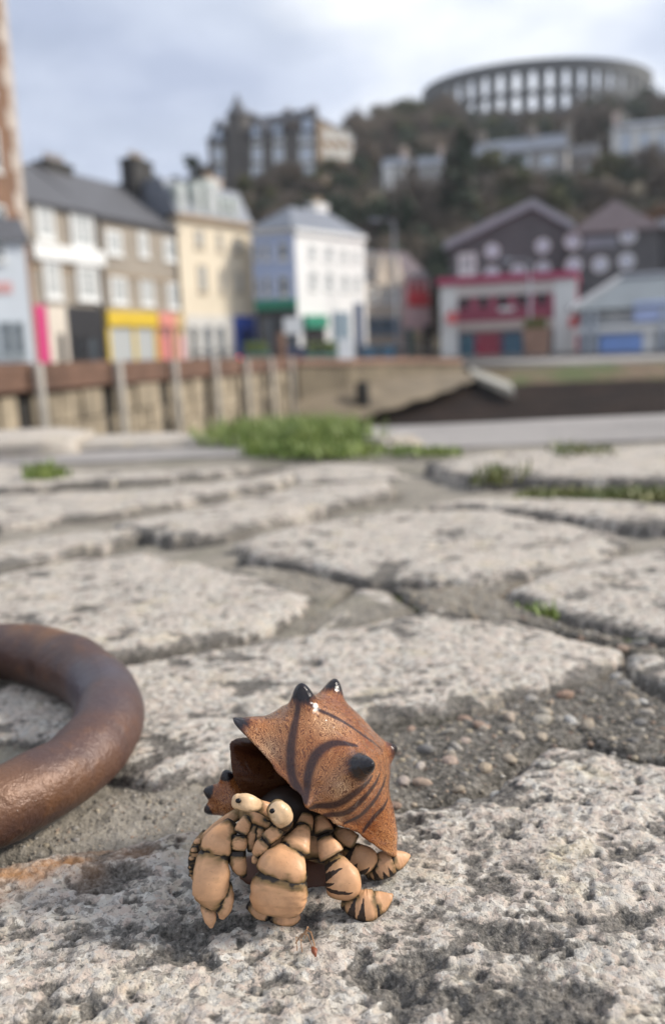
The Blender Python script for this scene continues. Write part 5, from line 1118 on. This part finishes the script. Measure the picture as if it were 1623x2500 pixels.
for (aa, za, ab, zb) in ((-.5, zeL - .25, aap, zap), (aap, zap, f.L + .4, zeR - .25)):
    b = MB(o_.location); b.box8([f.pt(aa, za, .5), f.pt(ab, zb, .5), f.pt(ab, zb, -12.4), f.pt(aa, za, -12.4), f.pt(aa, za + .55, .5), f.pt(ab, zb + .55, .5), f.pt(ab, zb + .55, -12.4), f.pt(aa, za + .55, -12.4)]); rf_ = b.build('roof', M_SLATEB, o_)
    b = MB(o_.location); b.box8([f.pt(aa, za + .05, .62), f.pt(ab, zb + .05, .62), f.pt(ab, zb + .05, .505), f.pt(aa, za + .05, .505), f.pt(aa, za + .75, .62), f.pt(ab, zb + .75, .62), f.pt(ab, zb + .75, .505), f.pt(aa, za + .75, .505)]); b.build('verge', M_VERGE, rf_)
for u_, v_ in ((1201, 613), (1324, 601), (1200, 668), (1264, 664), (1325, 656)): porthole(o_, f, u_, v_, .68)
window(o_, f, pxrect(f, 1118, 618, 1162, 670), glass=M_GLASSP, fw=.3)
f = Face(AT(1390, 82), AT(1604, 80)); o_ = bld('hipped_warehouse', f, 'dark grey stone building with purple hipped roof and round white windows'); ze = f.px(1480, 566)[1]; walls(o_, f, PZ, ze, 13, M_GST); gable_roof(o_, f, ze, f.px(1480, 496)[1] - ze + .6, 13, M_SLATEV, .4, hip=3.0, front=True)
for u_, v_ in ((1397, 589), (1532, 575), (1399, 648), (1464, 646), (1528, 638)): porthole(o_, f, u_, v_, .72)
panel(o_, f, (f.px(1425, 590)[0], f.px(1505, 590)[0], f.px(1465, 604)[1], f.px(1465, 578)[1]), col('pale_grey_sign', (.25, .27, .31)), 'sign_board', -.02, .06)
f = Face(AT(1606, 82), AT(1800, 80)); o_ = bld('grey_annexe', f, 'low dark grey building with a pale flat roof beyond the hipped roof'); ze = f.px(1612, 560)[1]; walls(o_, f, PZ, ze, 10, M_GST); panel(o_, f, (-.3, f.L, ze, ze + .9), M_VERGE, 'roof_edge', -10, .4)
# blue glazed pavilion at the right
f = Face(AT(1412, 60), AT(1900, 56)); o_ = bld('glazed_pavilion', f, 'low blue glazed pavilion with a grey hipped roof beside the restaurant', -.7); ze = f.px(1440, 758)[1]; zr = f.px(1560, 668)[1]
b = MB(o_.location); ar = f.px(1512, 676)[0]; dp = 9
b.add([f.pt(-.6, ze, .9), f.pt(f.L, ze, .9), f.pt(f.L, ze, -dp), f.pt(-.6, ze, -dp), f.pt(ar, zr, -3.2), f.pt(f.L - ar, zr, -3.2)], [(0, 1, 5, 4), (1, 2, 5), (2, 3, 4, 5), (3, 0, 4), (3, 2, 1, 0)]); rf_ = b.build('roof', plain('grey_sheet_roof', (.20, .225, .24), .5, .15, .6), o_)
b = MB(o_.location); b.tube([f.pt(-.6, ze + .05, .92), f.pt(ar, zr + .06, -3.18), f.pt(f.L - ar, zr + .06, -3.18)], .22, 6); b.build('ridge_cap', M_VERGE, rf_)
walls(o_, f, -.9, ze - .02, dp - 1, col('pavilion_wall', (.22, .25, .29)))
zb = f.px(1480, 795)[1]; panel(o_, f, (-.3, f.L, zb - .45, zb), M_WHITE, 'band', -.1, .5)
M_PB = col('sky_blue_panel', (.22, .36, .72)); M_PBP = col('pale_blue_sign', (.46, .56, .86))
panel(o_, f, (f.px(1546, 750)[0], f.px(1720, 750)[0], f.px(1580, 784)[1], f.px(1580, 736)[1]), M_PBP, 'sign_board', .1, .62)
for u0, u1 in ((1452, 1500), (1504, 1562), (1620, 1690), (1694, 1760)): window(o_, f, (f.px(u0, 820)[0], f.px(u1, 820)[0], -.75, zb - .5), frame=col('blue_grey_frame', (.45, .50, .56)), glass=M_GLASS, d=.02)
panel(o_, f, (f.px(1462, 835)[0], f.px(1566, 835)[0], -.75, f.px(1510, 818)[1]), M_PB, 'panel', .0, .3)
panel(o_, f, (f.px(1566, 835)[0] + .02, f.px(1600, 835)[0], -.75, f.px(1580, 800)[1]), M_WHITE, 'door', .0, .28)
for u_ in (1424, 1446, 1610): panel(o_, f, (f.px(u_, 830)[0], f.px(u_, 830)[0] + .3, -.75, ze - .05), col('blue_grey_frame', (.45, .50, .56)), 'post', .5, .8)
for r4 in ((1452, 762, 1496, 780), (1500, 760, 1540, 778)): window(o_, f, pxrect(f, *r4), bars=(0, 1))

# gutters and downpipes on the street fronts
M_PIPE = col('dark_cast_iron', (.05, .05, .055))
for ob_ in [o for o in bpy.data.objects if o.name.split('.')[0] in ('stone_tenement', 'cream_building', 'corner_hotel', 'cream_shop', 'red_shop')]:
    nm = ob_.name
    fc, zz = {'stone_tenement': (f1, f1.px(70, 490)[1]), 'stone_tenement.001': (f2, f2.px(430, 563)[1])}.get(nm, (None, 0))
    if fc is None: continue
    panel(ob_, fc, (.02, fc.L - .02, zz - .22, zz - .03), M_PIPE, 'gutter', .02, .30)
    for a_ in (.25, fc.L - .35): panel(ob_, fc, (a_, a_ + .12, PZ + 2.9, zz - .23), M_PIPE, 'downpipe', .02, .16)
    for zc in (PZ + 3.2, (PZ + zz) / 2 + 1.2): panel(ob_, fc, (.4, fc.L - .5, zc, zc + .16), M_TAN, 'string_course', -.02, .09)

# ---- things along the promenade
def lamp(u, Yd, vtop, label, h2=.0):
    p = W(u, 850, Yd); zt = W(u - 18, vtop, Yd).z; o_ = empty('street_lamp', (p.x, p.y, PZ), label, 'street lamp'); b = MB(o_.location); b.tube([(p.x, p.y, PZ), (p.x, p.y, PZ + 1.2), (p.x, p.y, PZ + 1.25), (p.x, p.y, zt)], [.16, .15, .10, .06], 10); b.build('pole', M_LAMP, o_, True)
    b = MB(o_.location); b.tube([(p.x, p.y, zt - .05), (p.x - .5, p.y, zt + .12), (p.x - 1.3, p.y, zt + .15)], .045, 8); b.build('arm', M_LAMP, o_, True)
    b = MB(o_.location); b.tube([(p.x - 1.2, p.y, zt + .13), (p.x - 1.55, p.y, zt + .13), (p.x - 2.0, p.y, zt + .12)], [.08, .16, .07], 10); b.build('lamp_head', M_LAMP, o_, True)
M_LAMP = col('galvanised_blue_grey', (.22, .24, .29))
lamp(968, 76, 540, 'tall grey street lamp standing before the dark wooded slope')
lamp(1292, 62, 640, 'slim street lamp standing in front of the restaurant windows')
# railing along the far pavement
rl = empty('railing', (-6, 52, PZ), 'dark iron railing along the promenade in front of the shops', 'railing'); A, B = Vector((*AT(470, 46), PZ)), Vector((*AT(1060, 60), PZ))
for zz in (.35, .65, .95): b = MB(rl.location); b.tube([A + Vector((0, 0, zz)), B + Vector((0, 0, zz))], .035, 6); b.build('rail', M_BLACKP, rl)
for k_ in range(12): p = A.lerp(B, k_ / 11); b = MB(rl.location); b.box(p.x - .05, p.x + .05, p.y - .05, p.y + .05, PZ, PZ + 1.08); b.build('post', M_BLACKP, rl)
# painted boards, bins and planters
def aboard(u, v0, v1, w, Yd, mat, name, label, cat):
    p = W(u, v1, Yd); zt = W(u, v0, Yd).z; o_ = empty(name, (p.x, p.y, p.z), label, cat); h = zt - p.z
    for sgn in (-1, 1):
        b = MB(o_.location); b.box8([(p.x - w / 2, p.y + sgn * .3, p.z), (p.x + w / 2, p.y + sgn * .3, p.z), (p.x + w / 2, p.y + sgn * .3 + .05, p.z), (p.x - w / 2, p.y + sgn * .3 + .05, p.z), (p.x - w / 2, p.y + sgn * .04, zt), (p.x + w / 2, p.y + sgn * .04, zt), (p.x + w / 2, p.y + sgn * .04 + .05, zt), (p.x - w / 2, p.y + sgn * .04 + .05, zt)]); b.build('board', mat, o_)
aboard(845, 826, 884, .66, 40.0, M_WHITE, 'sandwich_board', 'bright white sandwich board standing on the sea wall promenade', 'sign')
aboard(716, 775, 815, 1.2, 60.0, M_WHITE, 'sandwich_board', 'round topped white board in front of the green shopfront', 'sign')
def planter(u, Yd, w, h, mat, mat2, label):
    p = W(u, 860, Yd); o_ = empty('planter', (p.x, p.y, PZ), label, 'planter'); b = MB(o_.location); b.box8([(p.x - w * .45, p.y - .4, PZ), (p.x + w * .45, p.y - .4, PZ), (p.x + w * .45, p.y + .4, PZ), (p.x - w * .45, p.y + .4, PZ), (p.x - w / 2, p.y - .45, PZ + h), (p.x + w / 2, p.y - .45, PZ + h), (p.x + w / 2, p.y + .45, PZ + h), (p.x - w / 2, p.y + .45, PZ + h)]); b.build('box', mat, o_)
    me = tuftmesh('shrub', [(r_.uniform(-w * .4, w * .4), r_.uniform(-.3, .3), h) for _ in range(12)], [.8] * 12, .2, 40, 3, .04); link('shrub', me, mat2, o_)
planter(1308, 58, 1.6, 1.7, M_COPE, M_GR2, 'brown brick planter in front of the restaurant by the bank')
planter(628, 55, 1.5, .8, col('teal_planter', (.10, .26, .22)), M_GR, 'green planter in front of the royal blue shopfront')
planter(785, 56, 2.0, .7, col('teal_planter', (.10, .26, .22)), M_GR, 'green planter in front of the white hotel side')
def hedgebox(u0, u1, Yd, h, mat, name, label, cat):
    a, c = W(u0, 850, Yd), W(u1, 850, Yd); o_ = empty(name, ((a.x + c.x) / 2, a.y, PZ), label, cat); b = MB(o_.location); b.box(a.x, c.x, a.y - .25, a.y + .25, PZ + .15, PZ + h); b.build('screen', mat, o_)
    n = max(2, int((c.x - a.x) / 1.2))
    for i in range(n + 1): x = a.x + (c.x - a.x) * i / n; b = MB(o_.location); b.box(x - .05, x + .05, a.y - .3, a.y + .3, PZ, PZ + h + .12); b.build('post', M_BLACKP, o_)
hedgebox(880, 962, 57, .95, col('teal_blue_screen', (.06, .17, .27)), 'terrace_screen', 'teal blue terrace screen in front of the cream shop', 'screen')
hedgebox(700, 748, 57, 1.1, col('navy_screen', (.05, .08, .20)), 'terrace_screen', 'navy terrace screen in front of the corner hotel', 'screen')
# timber post with a small red lamp at the pier's end, taller dark mast behind
p = W(686, 860, 33.5); b = MB((p.x, p.y, -.05)); b.tube([(p.x, p.y, -.6), (p.x, p.y, 1.0)], [.2, .17], 10); tag(b.build('timber_post', M_WALE, None, True), 'dark brown timber post rising behind the pier end', 'post')
M_RED = NT('red_lamp_glass'); M_RED = M_RED.fin((.5, .03, .02), .3, Emission_Color=(1.0, .10, .05, 1), Emission_Strength=6.0)
p = W(585, 880, 29.0); o_ = empty('marker_lamp', (p.x, p.y, 0), 'small red lit marker lamp on top of the timber pier wall', 'lamp'); b = MB(o_.location); b.tube([(p.x, p.y, -.2), (p.x, p.y, p.z - .08)], .04, 8); b.build('stem', M_BLACKP, o_)
b = MB(o_.location); b.tube([(p.x, p.y, p.z - .08), (p.x, p.y, p.z - .05), (p.x, p.y, p.z + .06), (p.x, p.y, p.z + .1)], [.06, .085, .085, .03], 10); b.build('lens', M_RED, o_, True)
# concrete slip leading down to the weed
a, c = W(1150, 912, 44.0), W(1255, 955, 38.5); o_ = empty('slipway', (a.x, a.y, -2.5), 'short pale concrete slipway with a dark open side running down to the seaweed', 'slipway'); dv = Vector((1.0, .25, 0)).normalized()
b = MB(o_.location); b.box8([a - Vector((0, 0, .28)), c - Vector((0, 0, .3)), c + dv * .2 + Vector((0, 1.6, -.3)), a + dv * .2 + Vector((0, 1.6, -.28)), a, c, c + dv * .2 + Vector((0, 1.6, 0.28)), a + dv * .2 + Vector((0, 1.6, .28))]); b.build('ramp', col('pale_concrete', (.44, .42, .36), .8), o_)
b = MB(o_.location); b.box8([Vector((a.x - .2, a.y + .1, -2.4)), Vector((c.x - .3, c.y + .1, -2.6)), Vector((c.x - .3, c.y + 1.2, -2.6)), Vector((a.x - .2, a.y + 1.2, -2.4)), a + Vector((-.2, .1, -.3)), c + Vector((-.3, .1, -.32)), c + Vector((-.3, 1.2, -.32)), a + Vector((-.2, 1.2, -.3))]); b.build('side_wall', M_DARK, o_)
# pale kerb of the right-hand promenade
kb = MB(sheet_o.location); M_KERB = col('pale_kerb', (.50, .47, .44), .8)
for k_ in range(40):
    x0 = 12.6 + k_ * 1.2; y0 = 47 + .08 * (x0 - 14); b = MB(sheet_o.location); b.box8([(x0, y0 - .1, -1.25), (x0 + 1.18, y0 - .004, -1.25), (x0 + 1.18, y0 + .45, -1.25), (x0, y0 + .35, -1.25), (x0, y0 - .1, -.78), (x0 + 1.18, y0 - .004, -.78), (x0 + 1.18, y0 + .45, -.78), (x0, y0 + .35, -.78)]); b.build('kerb_stone', M_KERB, sheet_o)

# ================================================================== ON THE HILL
def hz_face(f): return min(hz(f.A.x, f.A.y), hz(f.B.x, f.B.y)) - .6
# turreted hotel
f = Face(AT(512, 160, 440), AT(775, 155, 440)); o_ = bld('turreted_hotel', f, 'turreted grey stone hotel with many pale windows on the hillside above the shops', 31); zb_ = 26; ze = f.px(700, 322)[1]
M_HST = plain('hotel_stone', (.125, .115, .105), .85, .25, .2); walls(o_, f, zb_, ze, 13, M_HST); gable_roof(o_, f, ze, 4.6, 13, plain('dark_slate', (.060, .063, .075), .6, .2, 1.0), .3, hip=2)
s_ = Face((f.B.x, f.B.y), (f.B.x - f.n.x * 13 + f.t.x * .01, f.B.y - f.n.y * 13), False); 
f3 = Face(AT(778, 155, 440), AT(862, 168, 440)); zg_ = f3.px(800, 300)[1]; walls(o_, f3, zb_, zg_, 8, plain('hotel_tan_side', (.22, .17, .125), .85, .25, .3), 'side_wall'); gable_roof(o_, f3, zg_, 2.2, 8, M_SLATE, .3, hip=2, name='side_roof')
for u_ in (532, 582, 628, 680, 748):
    for v0, v1 in ((318, 346), (358, 394), (404, 436)):
        w_ = 13 if u_ != 748 else 17; window(o_, f, pxrect(f, u_ - w_, v0, u_ + w_, v1), glass=col('sky_pane', (.50, .58, .70), .1), bars=(1, 2), fw=.35)
for u_ in (800, 824, 846):
    for v0, v1 in ((318, 340), (362, 386), (404, 426)): window(o_, f3, pxrect(f3, u_ - 7, v0, u_ + 7, v1), glass=M_GLASSP, fw=.2)
for (u0, u1, vt, ve) in ((735, 770, 262, 318), (520, 548, 290, 322), (612, 640, 288, 318), (664, 694, 286, 318)):      # gabled dormers
    a0, a1 = f.px(u0, ve)[0], f.px(u1, ve)[0]; zt = f.px((u0 + u1) / 2, vt)[1]; z0 = ze - .5; b = MB(o_.location); am = (a0 + a1) / 2; zm = z0 + (zt - z0) * .5
    b.add([f.pt(a0, z0, .4), f.pt(a1, z0, .4), f.pt(a1, zm, .4), f.pt(am, zt, .4), f.pt(a0, zm, .4), f.pt(a0, z0, -5), f.pt(a1, z0, -5), f.pt(a1, zm, -5), f.pt(am, zt, -5), f.pt(a0, zm, -5)], [(0, 1, 2, 3, 4), (1, 6, 7, 2), (5, 0, 4, 9), (2, 7, 8, 3), (4, 3, 8, 9)]); d_ = b.build('dormer', plain('dark_slate', (.060, .063, .075), .6, .2, 1.0), o_)
    b = MB(o_.location); b.box8(f.box(a0 + .4, a1 - .4, z0 + .3, zm + .1, .3, .46)); b.build('pane', col('sky_pane', (.50, .58, .70), .1), d_)
a0 = f.px(577, 300)[0]; p = f.pt(a0, 0, -1.0); zt = f.px(577, 222)[1]; zs = f.px(577, 280)[1]; b = MB(o_.location); b.tube([(p.x, p.y, zb_), (p.x, p.y, zs)], [1.9, 1.9], 12); tw = b.build('turret', M_HST, o_)
b = MB(o_.location); b.tube([(p.x, p.y, zs), (p.x, p.y, zs + .1), (p.x, p.y, zs + (zt - zs) * .45), (p.x, p.y, zt)], [2.2, 2.1, .9, .04], 12); b.build('spire', M_SLATE, tw)
for a_ in (6, 12.5, 17): chimney(o_, f, a_, ze + 1.8, ze + 5, 1.6, 1.0, -6.5, M_HST, 3)
# houses on the slope
f = Face(AT(1150, 182, 430), AT(1380, 176, 430)); o_ = bld('hillside_villa', f, 'long grey hillside villa with bright windows and bluish roof under the ring tower', 33); ze = f.px(1260, 370)[1]; walls(o_, f, 28, ze, 10, plain('villa_grey', (.30, .29, .285), .85, .2, .3)); gable_roof(o_, f, ze, 3.4, 10, M_SLATEB, .4, hip=1)
for u_ in (1222, 1278, 1336): window(o_, f, pxrect(f, u_ - 17, 378, u_ + 17, 404), glass=col('sky_pane', (.50, .58, .70), .1), bars=(0, 2), fw=.3)
for u_ in (1166, 1200, 1250, 1310): window(o_, f, pxrect(f, u_ - 9, 410, u_ + 9, 436), glass=M_GLASSP)
for a_ in (1.2, 11, 17.8): chimney(o_, f, a_, ze + 1, ze + 5.2, 1.5, 1, -5, plain('villa_stack', (.28, .25, .22), .9, .2, .5), 3)
f = Face(AT(1385, 184, 430), AT(1450, 182, 430)); o_ = bld('hillside_cottage', f, 'brownish hillside cottage beside the long grey villa', 33); ze = f.px(1420, 385)[1]; walls(o_, f, 28, ze, 8, plain('cottage_brown', (.20, .15, .12), .85, .2, .3)); gable_roof(o_, f, ze, 3.2, 8, M_SLATE, .3)
for u_ in (1402, 1430): window(o_, f, pxrect(f, u_ - 7, 392, u_ + 7, 416))
for k_, (u0, u1, ve, vb) in enumerate(((934, 985, 404, 440), (1018, 1080, 402, 452))):
    f = Face(AT(u0, 152, 450), AT(u1, 151, 450)); o_ = bld('hillside_cottage', f, ('small grey cottage with a white porch among the bare trees right of the turreted hotel', 'small grey cottage with pale gable end below the ring tower trees')[k_], 27); ze = f.px((u0 + u1) / 2, ve)[1]; walls(o_, f, 24, ze, 6, plain('cottage_grey', (.30, .285, .27), .85, .2, .3)); gable_roof(o_, f, ze, 1.8, 6, M_SLATEB, .3)
    for t_ in (.3, .72): uu = u0 + (u1 - u0) * t_; window(o_, f, pxrect(f, uu - 6, ve + 8, uu + 6, ve + 26), fw=.2)
    chimney(o_, f, f.L - .5, ze, ze + 3.2, .9, .8, -3, col('pink_cream_stack', (.55, .44, .38)), 2)
    if k_ == 0: panel(o_, f, (.3, 1.7, 25, ze - .3), M_WHITER, 'porch', -.1, 1.0)
f = Face(AT(1492, 170, 420), AT(1800, 164, 420)); o_ = bld('white_villa', f, 'white columned villa on a grassy terrace at the hillside right', 32); ze = f.px(1560, 308)[1]; walls(o_, f, 28, ze, 11, plain('villa_white', (.60, .60, .585), .8, .08, .3)); gable_roof(o_, f, ze, 2.0, 11, M_SLATEB, .6, hip=3)
for k_, u_ in enumerate((1526, 1572, 1616, 1660)): window(o_, f, pxrect(f, u_ - 14, 322, u_ + 14, 408), glass=col('sky_pane', (.50, .58, .70), .1), bars=(2, 2), fw=.25)
for u_ in (1500, 1549, 1594, 1638): panel(o_, f, (f.px(u_, 360)[0] - .35, f.px(u_, 360)[0] + .35, 29, ze - .1), M_WHITER, 'column', -.1, .5)
chimney(o_, f, .8, ze, ze + 3.6, 1.4, 1, -4, col('pink_cream_stack', (.55, .44, .38)), 2)
# grassy terrace under the white villa
t_ = MB((0, 0, 0)); pa = [AT(1440, 158, 450), AT(1900, 150, 450), AT(1900, 172, 450), AT(1440, 178, 450)]; za = [26.5, 26.5, 33.3, 33.0]
t_.add([(p[0], p[1], z_) for p, z_ in zip(pa, za)], [(0, 1, 2, 3)]); tag(t_.build('terrace_lawn', plain('terrace_grass', (.17, .14, .065), .95, .3, .3), None), kind='structure')

# ring tower: open two-tier arcade, elliptical in plan
M_TW = plain('tower_granite', (.15, .157, .16), .85, .2, .15); CT = W(1306, 260, 256); CT = Vector((CT.x, CT.y, 0)); RX, RY, ZB, ZT = 29.6, 24.0, 49.5, 68.2
tw = empty('ring_tower', (CT.x, CT.y, ZB), 'great circular stone tower with rows of open arches crowning the hill', 'tower'); NB = 46
def ring_band(z0, z1, t0, t1, name, n=96):
    b = MB(tw.location); V_ = []; 
    for i in range(n):
        a = i * 2 * math.pi / n
        for rr, zz in ((t1, z0), (t1, z1), (t0, z1), (t0, z0)): V_.append((CT.x + (RX + rr) * math.cos(a), CT.y + (RY + rr) * math.sin(a), zz))
    F_ = [(i * 4 + k, ((i + 1) % n) * 4 + k, ((i + 1) % n) * 4 + (k + 1) % 4, i * 4 + (k + 1) % 4) for i in range(n) for k in range(4)]; b.add(V_, F_); return b.build(name, M_TW, tw)
ring_band(ZB - 3, 57.2, -.6, .7, 'base_wall'); ring_band(61.0, 61.9, -.58, .55, 'middle_band'); ring_band(66.4, ZT, -.6, .75, 'top_band'); ring_band(ZT, ZT + .5, -.7, .95, 'parapet')
for i in range(NB):
    a = (i + .5) * 2 * math.pi / NB; ct = Vector((CT.x + RX * math.cos(a), CT.y + RY * math.sin(a), 0)); tn = Vector((-RX * math.sin(a), RY * math.cos(a), 0)).normalized(); no = Vector((tn.y, -tn.x, 0)); step = 2 * math.pi / NB * math.hypot(RX * math.sin(a), RY * math.cos(a)); hw = step * .29
    b = MB(tw.location); P_ = []
    for zz in (57.2, 66.4):
        for sx, sy in ((-1, .5), (1, .5), (1, -.55), (-1, -.55)): P_.append(ct + tn * hw * sx + no * sy + Vector((0, 0, zz)))
    b.box8(P_)
    # springing of the arches at the head of the pier, both tiers
    for zt_, h_ in ((66.4, 1.3), (61.0, .9)):
        for sx in (-1, 1):
            e = step * .5 * sx; prof = [(hw * sx, zt_ - h_ - .1), (hw * sx + (e - hw * sx) * .35, zt_ - h_ * .38), (e, zt_), (hw * sx, zt_)]
            b.add([ct + tn * x + no * .45 + Vector((0, 0, zz)) for x, zz in prof] + [ct + tn * x - no * .5 + Vector((0, 0, zz)) for x, zz in prof], [(0, 1, 2, 3), (7, 6, 5, 4), (0, 4, 5, 1), (1, 5, 6, 2)])
    b.build('pier', M_TW, tw)

# ================================================================== TREES
def bark(name, c): return plain(name, c, .9, .3, 3)
M_BARK = bark('bark', (.07, .055, .042)); M_TWIG = plain('winter_twigs', (.18, .145, .11), .9, .35, .5); M_TWIG2 = plain('grey_brown_twigs', (.17, .14, .115), .9, .35, .5)
M_EVG = plain('evergreen_leaves', (.032, .056, .028), .7, .5, .8); M_OLV = plain('olive_leaves', (.10, .105, .040), .75, .45, .8); M_RUS = plain('rusty_autumn_leaves', (.17, .075, .022), .75, .4, .8)
def tree_meshes(kind, seed, h=8.0):
    r = random.Random(seed); b = MB(); tips = []
    def limb(p, d, L_, rad, depth):
        q_ = p + d * L_; m_ = p.lerp(q_, .5) + Vector((r.uniform(-1, 1), r.uniform(-1, 1), 0)) * L_ * .08
        b.tube([p, m_, q_], [rad, rad * .8, rad * .6], 5, False)
        if depth == 0: tips.append((q_, d)); return
        for _ in range(3 if depth > 1 else 4):
            nd = (d + Vector((r.gauss(0, .55), r.gauss(0, .55), r.gauss(.12, .3)))).normalized(); limb(m_.lerp(q_, r.uniform(.3, 1)), nd, L_ * r.uniform(.55, .85), rad * .55, depth - 1)
    limb(Vector((0, 0, -.4)), Vector((0, 0, 1)), h * .34, h * .026, 3)
    trunk = b.mesh('trunk', True); rsn = np.random.RandomState(seed); V_ = []; F_ = []; n0 = 0
    if kind == 'conifer':
        pts = []
        for i in range(1500):
            t_ = rsn.uniform() ** .8; zz = h * (.12 + .88 * t_); rr = (1 - t_) * h * .2 * (0.6 + .4 * math.sin(t_ * 42)) * math.sqrt(rsn.uniform()) + .05; a = rsn.uniform(0, 6.28); pts.append((rr * math.cos(a), rr * math.sin(a), zz))
        sz = .028 * h
    elif kind == 'bare':
        pts = []
        for q_, d in tips:
            for _ in range(34): o_ = q_ + d * rsn.uniform(-.3, .9) * h * .10 + Vector(rsn.normal(0, h * .038, 3)); pts.append(tuple(o_))
        sz = .032 * h
    else:
        pts = []; cl = [(q_ + Vector(rsn.normal(0, h * .02, 3)), rsn.uniform(.06, .12) * h) for q_, d in tips]
        for c_, rad in cl:
            for _ in range(26): o_ = Vector(rsn.normal(0, 1, 3)); o_ = o_.normalized() * rad * rsn.uniform(.4, 1) ** .4; pts.append(tuple(c_ + o_))
        sz = .034 * h
    P0 = np.array(pts); n = len(P0); d1 = rsn.normal(0, 1, (n, 3)); d1 /= np.linalg.norm(d1, axis=1)[:, None]; d2 = np.cross(d1, rsn.normal(0, 1, (n, 3))); d2 /= np.linalg.norm(d2, axis=1)[:, None]
    asp = .16 if kind == 'bare' else .55; ln = sz * (2.0 if kind == 'bare' else 1.0); s_ = rsn.uniform(.6, 1.3, (n, 1))
    V_ = np.stack([P0 - d1 * ln * s_, P0 + d2 * sz * asp * s_, P0 + d1 * ln * s_, P0 - d2 * sz * asp * s_], 1).reshape(-1, 3); F_ = np.arange(n * 4).reshape(-1, 4)
    return trunk, npmesh('crown', V_, F_, False)
PROTO = {}
for kind, seeds in (('bare', (1, 2, 3)), ('leafy', (4, 5)), ('conifer', (6,))):
    for s0 in seeds: PROTO[(kind, s0)] = tree_meshes(kind, s0)
for t0, c0 in PROTO.values(): t0.materials.append(M_BARK)
CROWN = {}
def crown_mesh(key, mat):
    k = (key, mat.name)
    if k not in CROWN: m_ = PROTO[key][1].copy(); m_.name = 'crown'; m_.materials.append(mat); CROWN[k] = m_
    return CROWN[k]
rt = random.Random(12)
def tree(x, y, h, kind, mat, label, group, name):
    key = rt.choice([k for k in PROTO if k[0] == kind]); zz = hz(x, y); o_ = empty(name, (x, y, zz), label, 'tree', group); s = h / 8.0 * 1.22
    o_.scale = (s * rt.uniform(.9, 1.25), s * rt.uniform(.9, 1.25), s); o_.rotation_euler = (0, 0, rt.uniform(0, 6.28)); link('trunk', PROTO[key][0], None, o_); link('crown', crown_mesh(key, mat), None, o_)
SPEC = {'b1': ('bare', M_TWIG, 'bare brown winter tree', 'bare_tree'), 'b2': ('bare', M_TWIG2, 'bare grey-brown winter tree', 'bare_tree'), 'e': ('leafy', M_EVG, 'dense dark evergreen tree', 'evergreen_tree'),
        'o': ('leafy', M_OLV, 'olive green bushy tree', 'bushy_tree'), 'c': ('conifer', M_EVG, 'dark pointed conifer', 'conifer_tree'), 'r': ('leafy', M_RUS, 'rusty orange autumn tree', 'autumn_tree')}
def put(code, u, Yd, h, where): p = W(u, 500, Yd); k = SPEC[code]; tree(p.x, Yd, h, k[0], k[1], k[2] + ' ' + where, k[2] + 's ' + where, k[3])
def scatter(code_w, u0, u1, y0, y1, n, h0, h1, where):
    for _ in range(n): put(rt.choice(code_w), rt.uniform(u0, u1), rt.uniform(y0, y1), rt.uniform(h0, h1), where)
scatter(['b1', 'b2', 'b1', 'o'], 880, 1090, 196, 240, 34, 8, 11, 'on the shoulder between turreted hotel and ring tower')
scatter(['b1', 'b1', 'b2', 'e', 'o'], 1060, 1480, 200, 224, 44, 5.2, 7.6, 'on the crest right under the ring tower arches')
scatter(['b2', 'e', 'b1'], 1400, 1640, 200, 226, 16, 8, 11, 'above the white columned villa')
scatter(['b1', 'b2', 'e'], 880, 1130, 172, 200, 30, 6, 9, 'behind the two small cottages')
scatter(['b1', 'b2', 'o'], 880, 1000, 156, 170, 6, 4, 6, 'beside the turreted hotel wing')
scatter(['b1', 'e', 'o', 'b2'], 1090, 1480, 136, 150, 30, 2.4, 3.4, 'below the long grey villa')
scatter(['e', 'o', 'b1', 'e', 'b2'], 1130, 1700, 112, 140, 60, 5, 7.5, 'behind the porthole window buildings')
scatter(['b1', 'b1', 'b2', 'o', 'e'], 560, 900, 122, 148, 70, 3.5, 5.5, 'on the bank below the turreted hotel')
scatter(['b2', 'b1', 'b2', 'e'], 560, 1000, 108, 126, 36, 5, 8, 'behind the corner hotel roof')
scatter(['e', 'b2', 'c', 'b1'], 900, 1150, 106, 122, 18, 7, 11, 'behind the red shop and street lamp')
scatter(['e', 'b2', 'e'], 330, 510, 150, 172, 10, 3, 5, 'above the cream building dormers')
for u_, Yd, h in ((1126, 118, 15), (1092, 120, 12), (1145, 124, 12)): put('c', u_, Yd, h, 'towering behind the restaurant')
for u_, Yd, h in ((1330, 112, 8), (1612, 116, 9), (1590, 118, 7), (1410, 118, 6)): put('r', u_, Yd, h, 'behind the grey gabled roofs')
for u_, Yd, h in ((1200, 196, 9), (1130, 198, 7), (1230, 198, 8), (1550, 205, 11)): put('e', u_, Yd, h, 'standing behind the long grey villa roof')
for u_, Yd, h in ((325, 160, 8), (385, 165, 6), (470, 168, 6.5)): put('e', u_, Yd, h, 'rising behind the tenement chimney')

# ================================================================== THIN SEA AIR over the harbour
hb = MB((0, 0, 0)); hb.box(-3300, 3300, -3300, 3300, -5.0, 84.0)
t = NT('sea_air'); t.t.nodes.remove(t.b); pv = t.n('ShaderNodeVolumePrincipled'); pv.inputs['Color'].default_value = (0.86, 0.90, 0.96, 1); pv.inputs['Density'].default_value = 0.0003; pv.inputs['Anisotropy'].default_value = 0.2
t.l(pv.outputs['Volume'], t.out.inputs['Volume']); tag(hb.build('haze', t.m, None), kind='stuff')
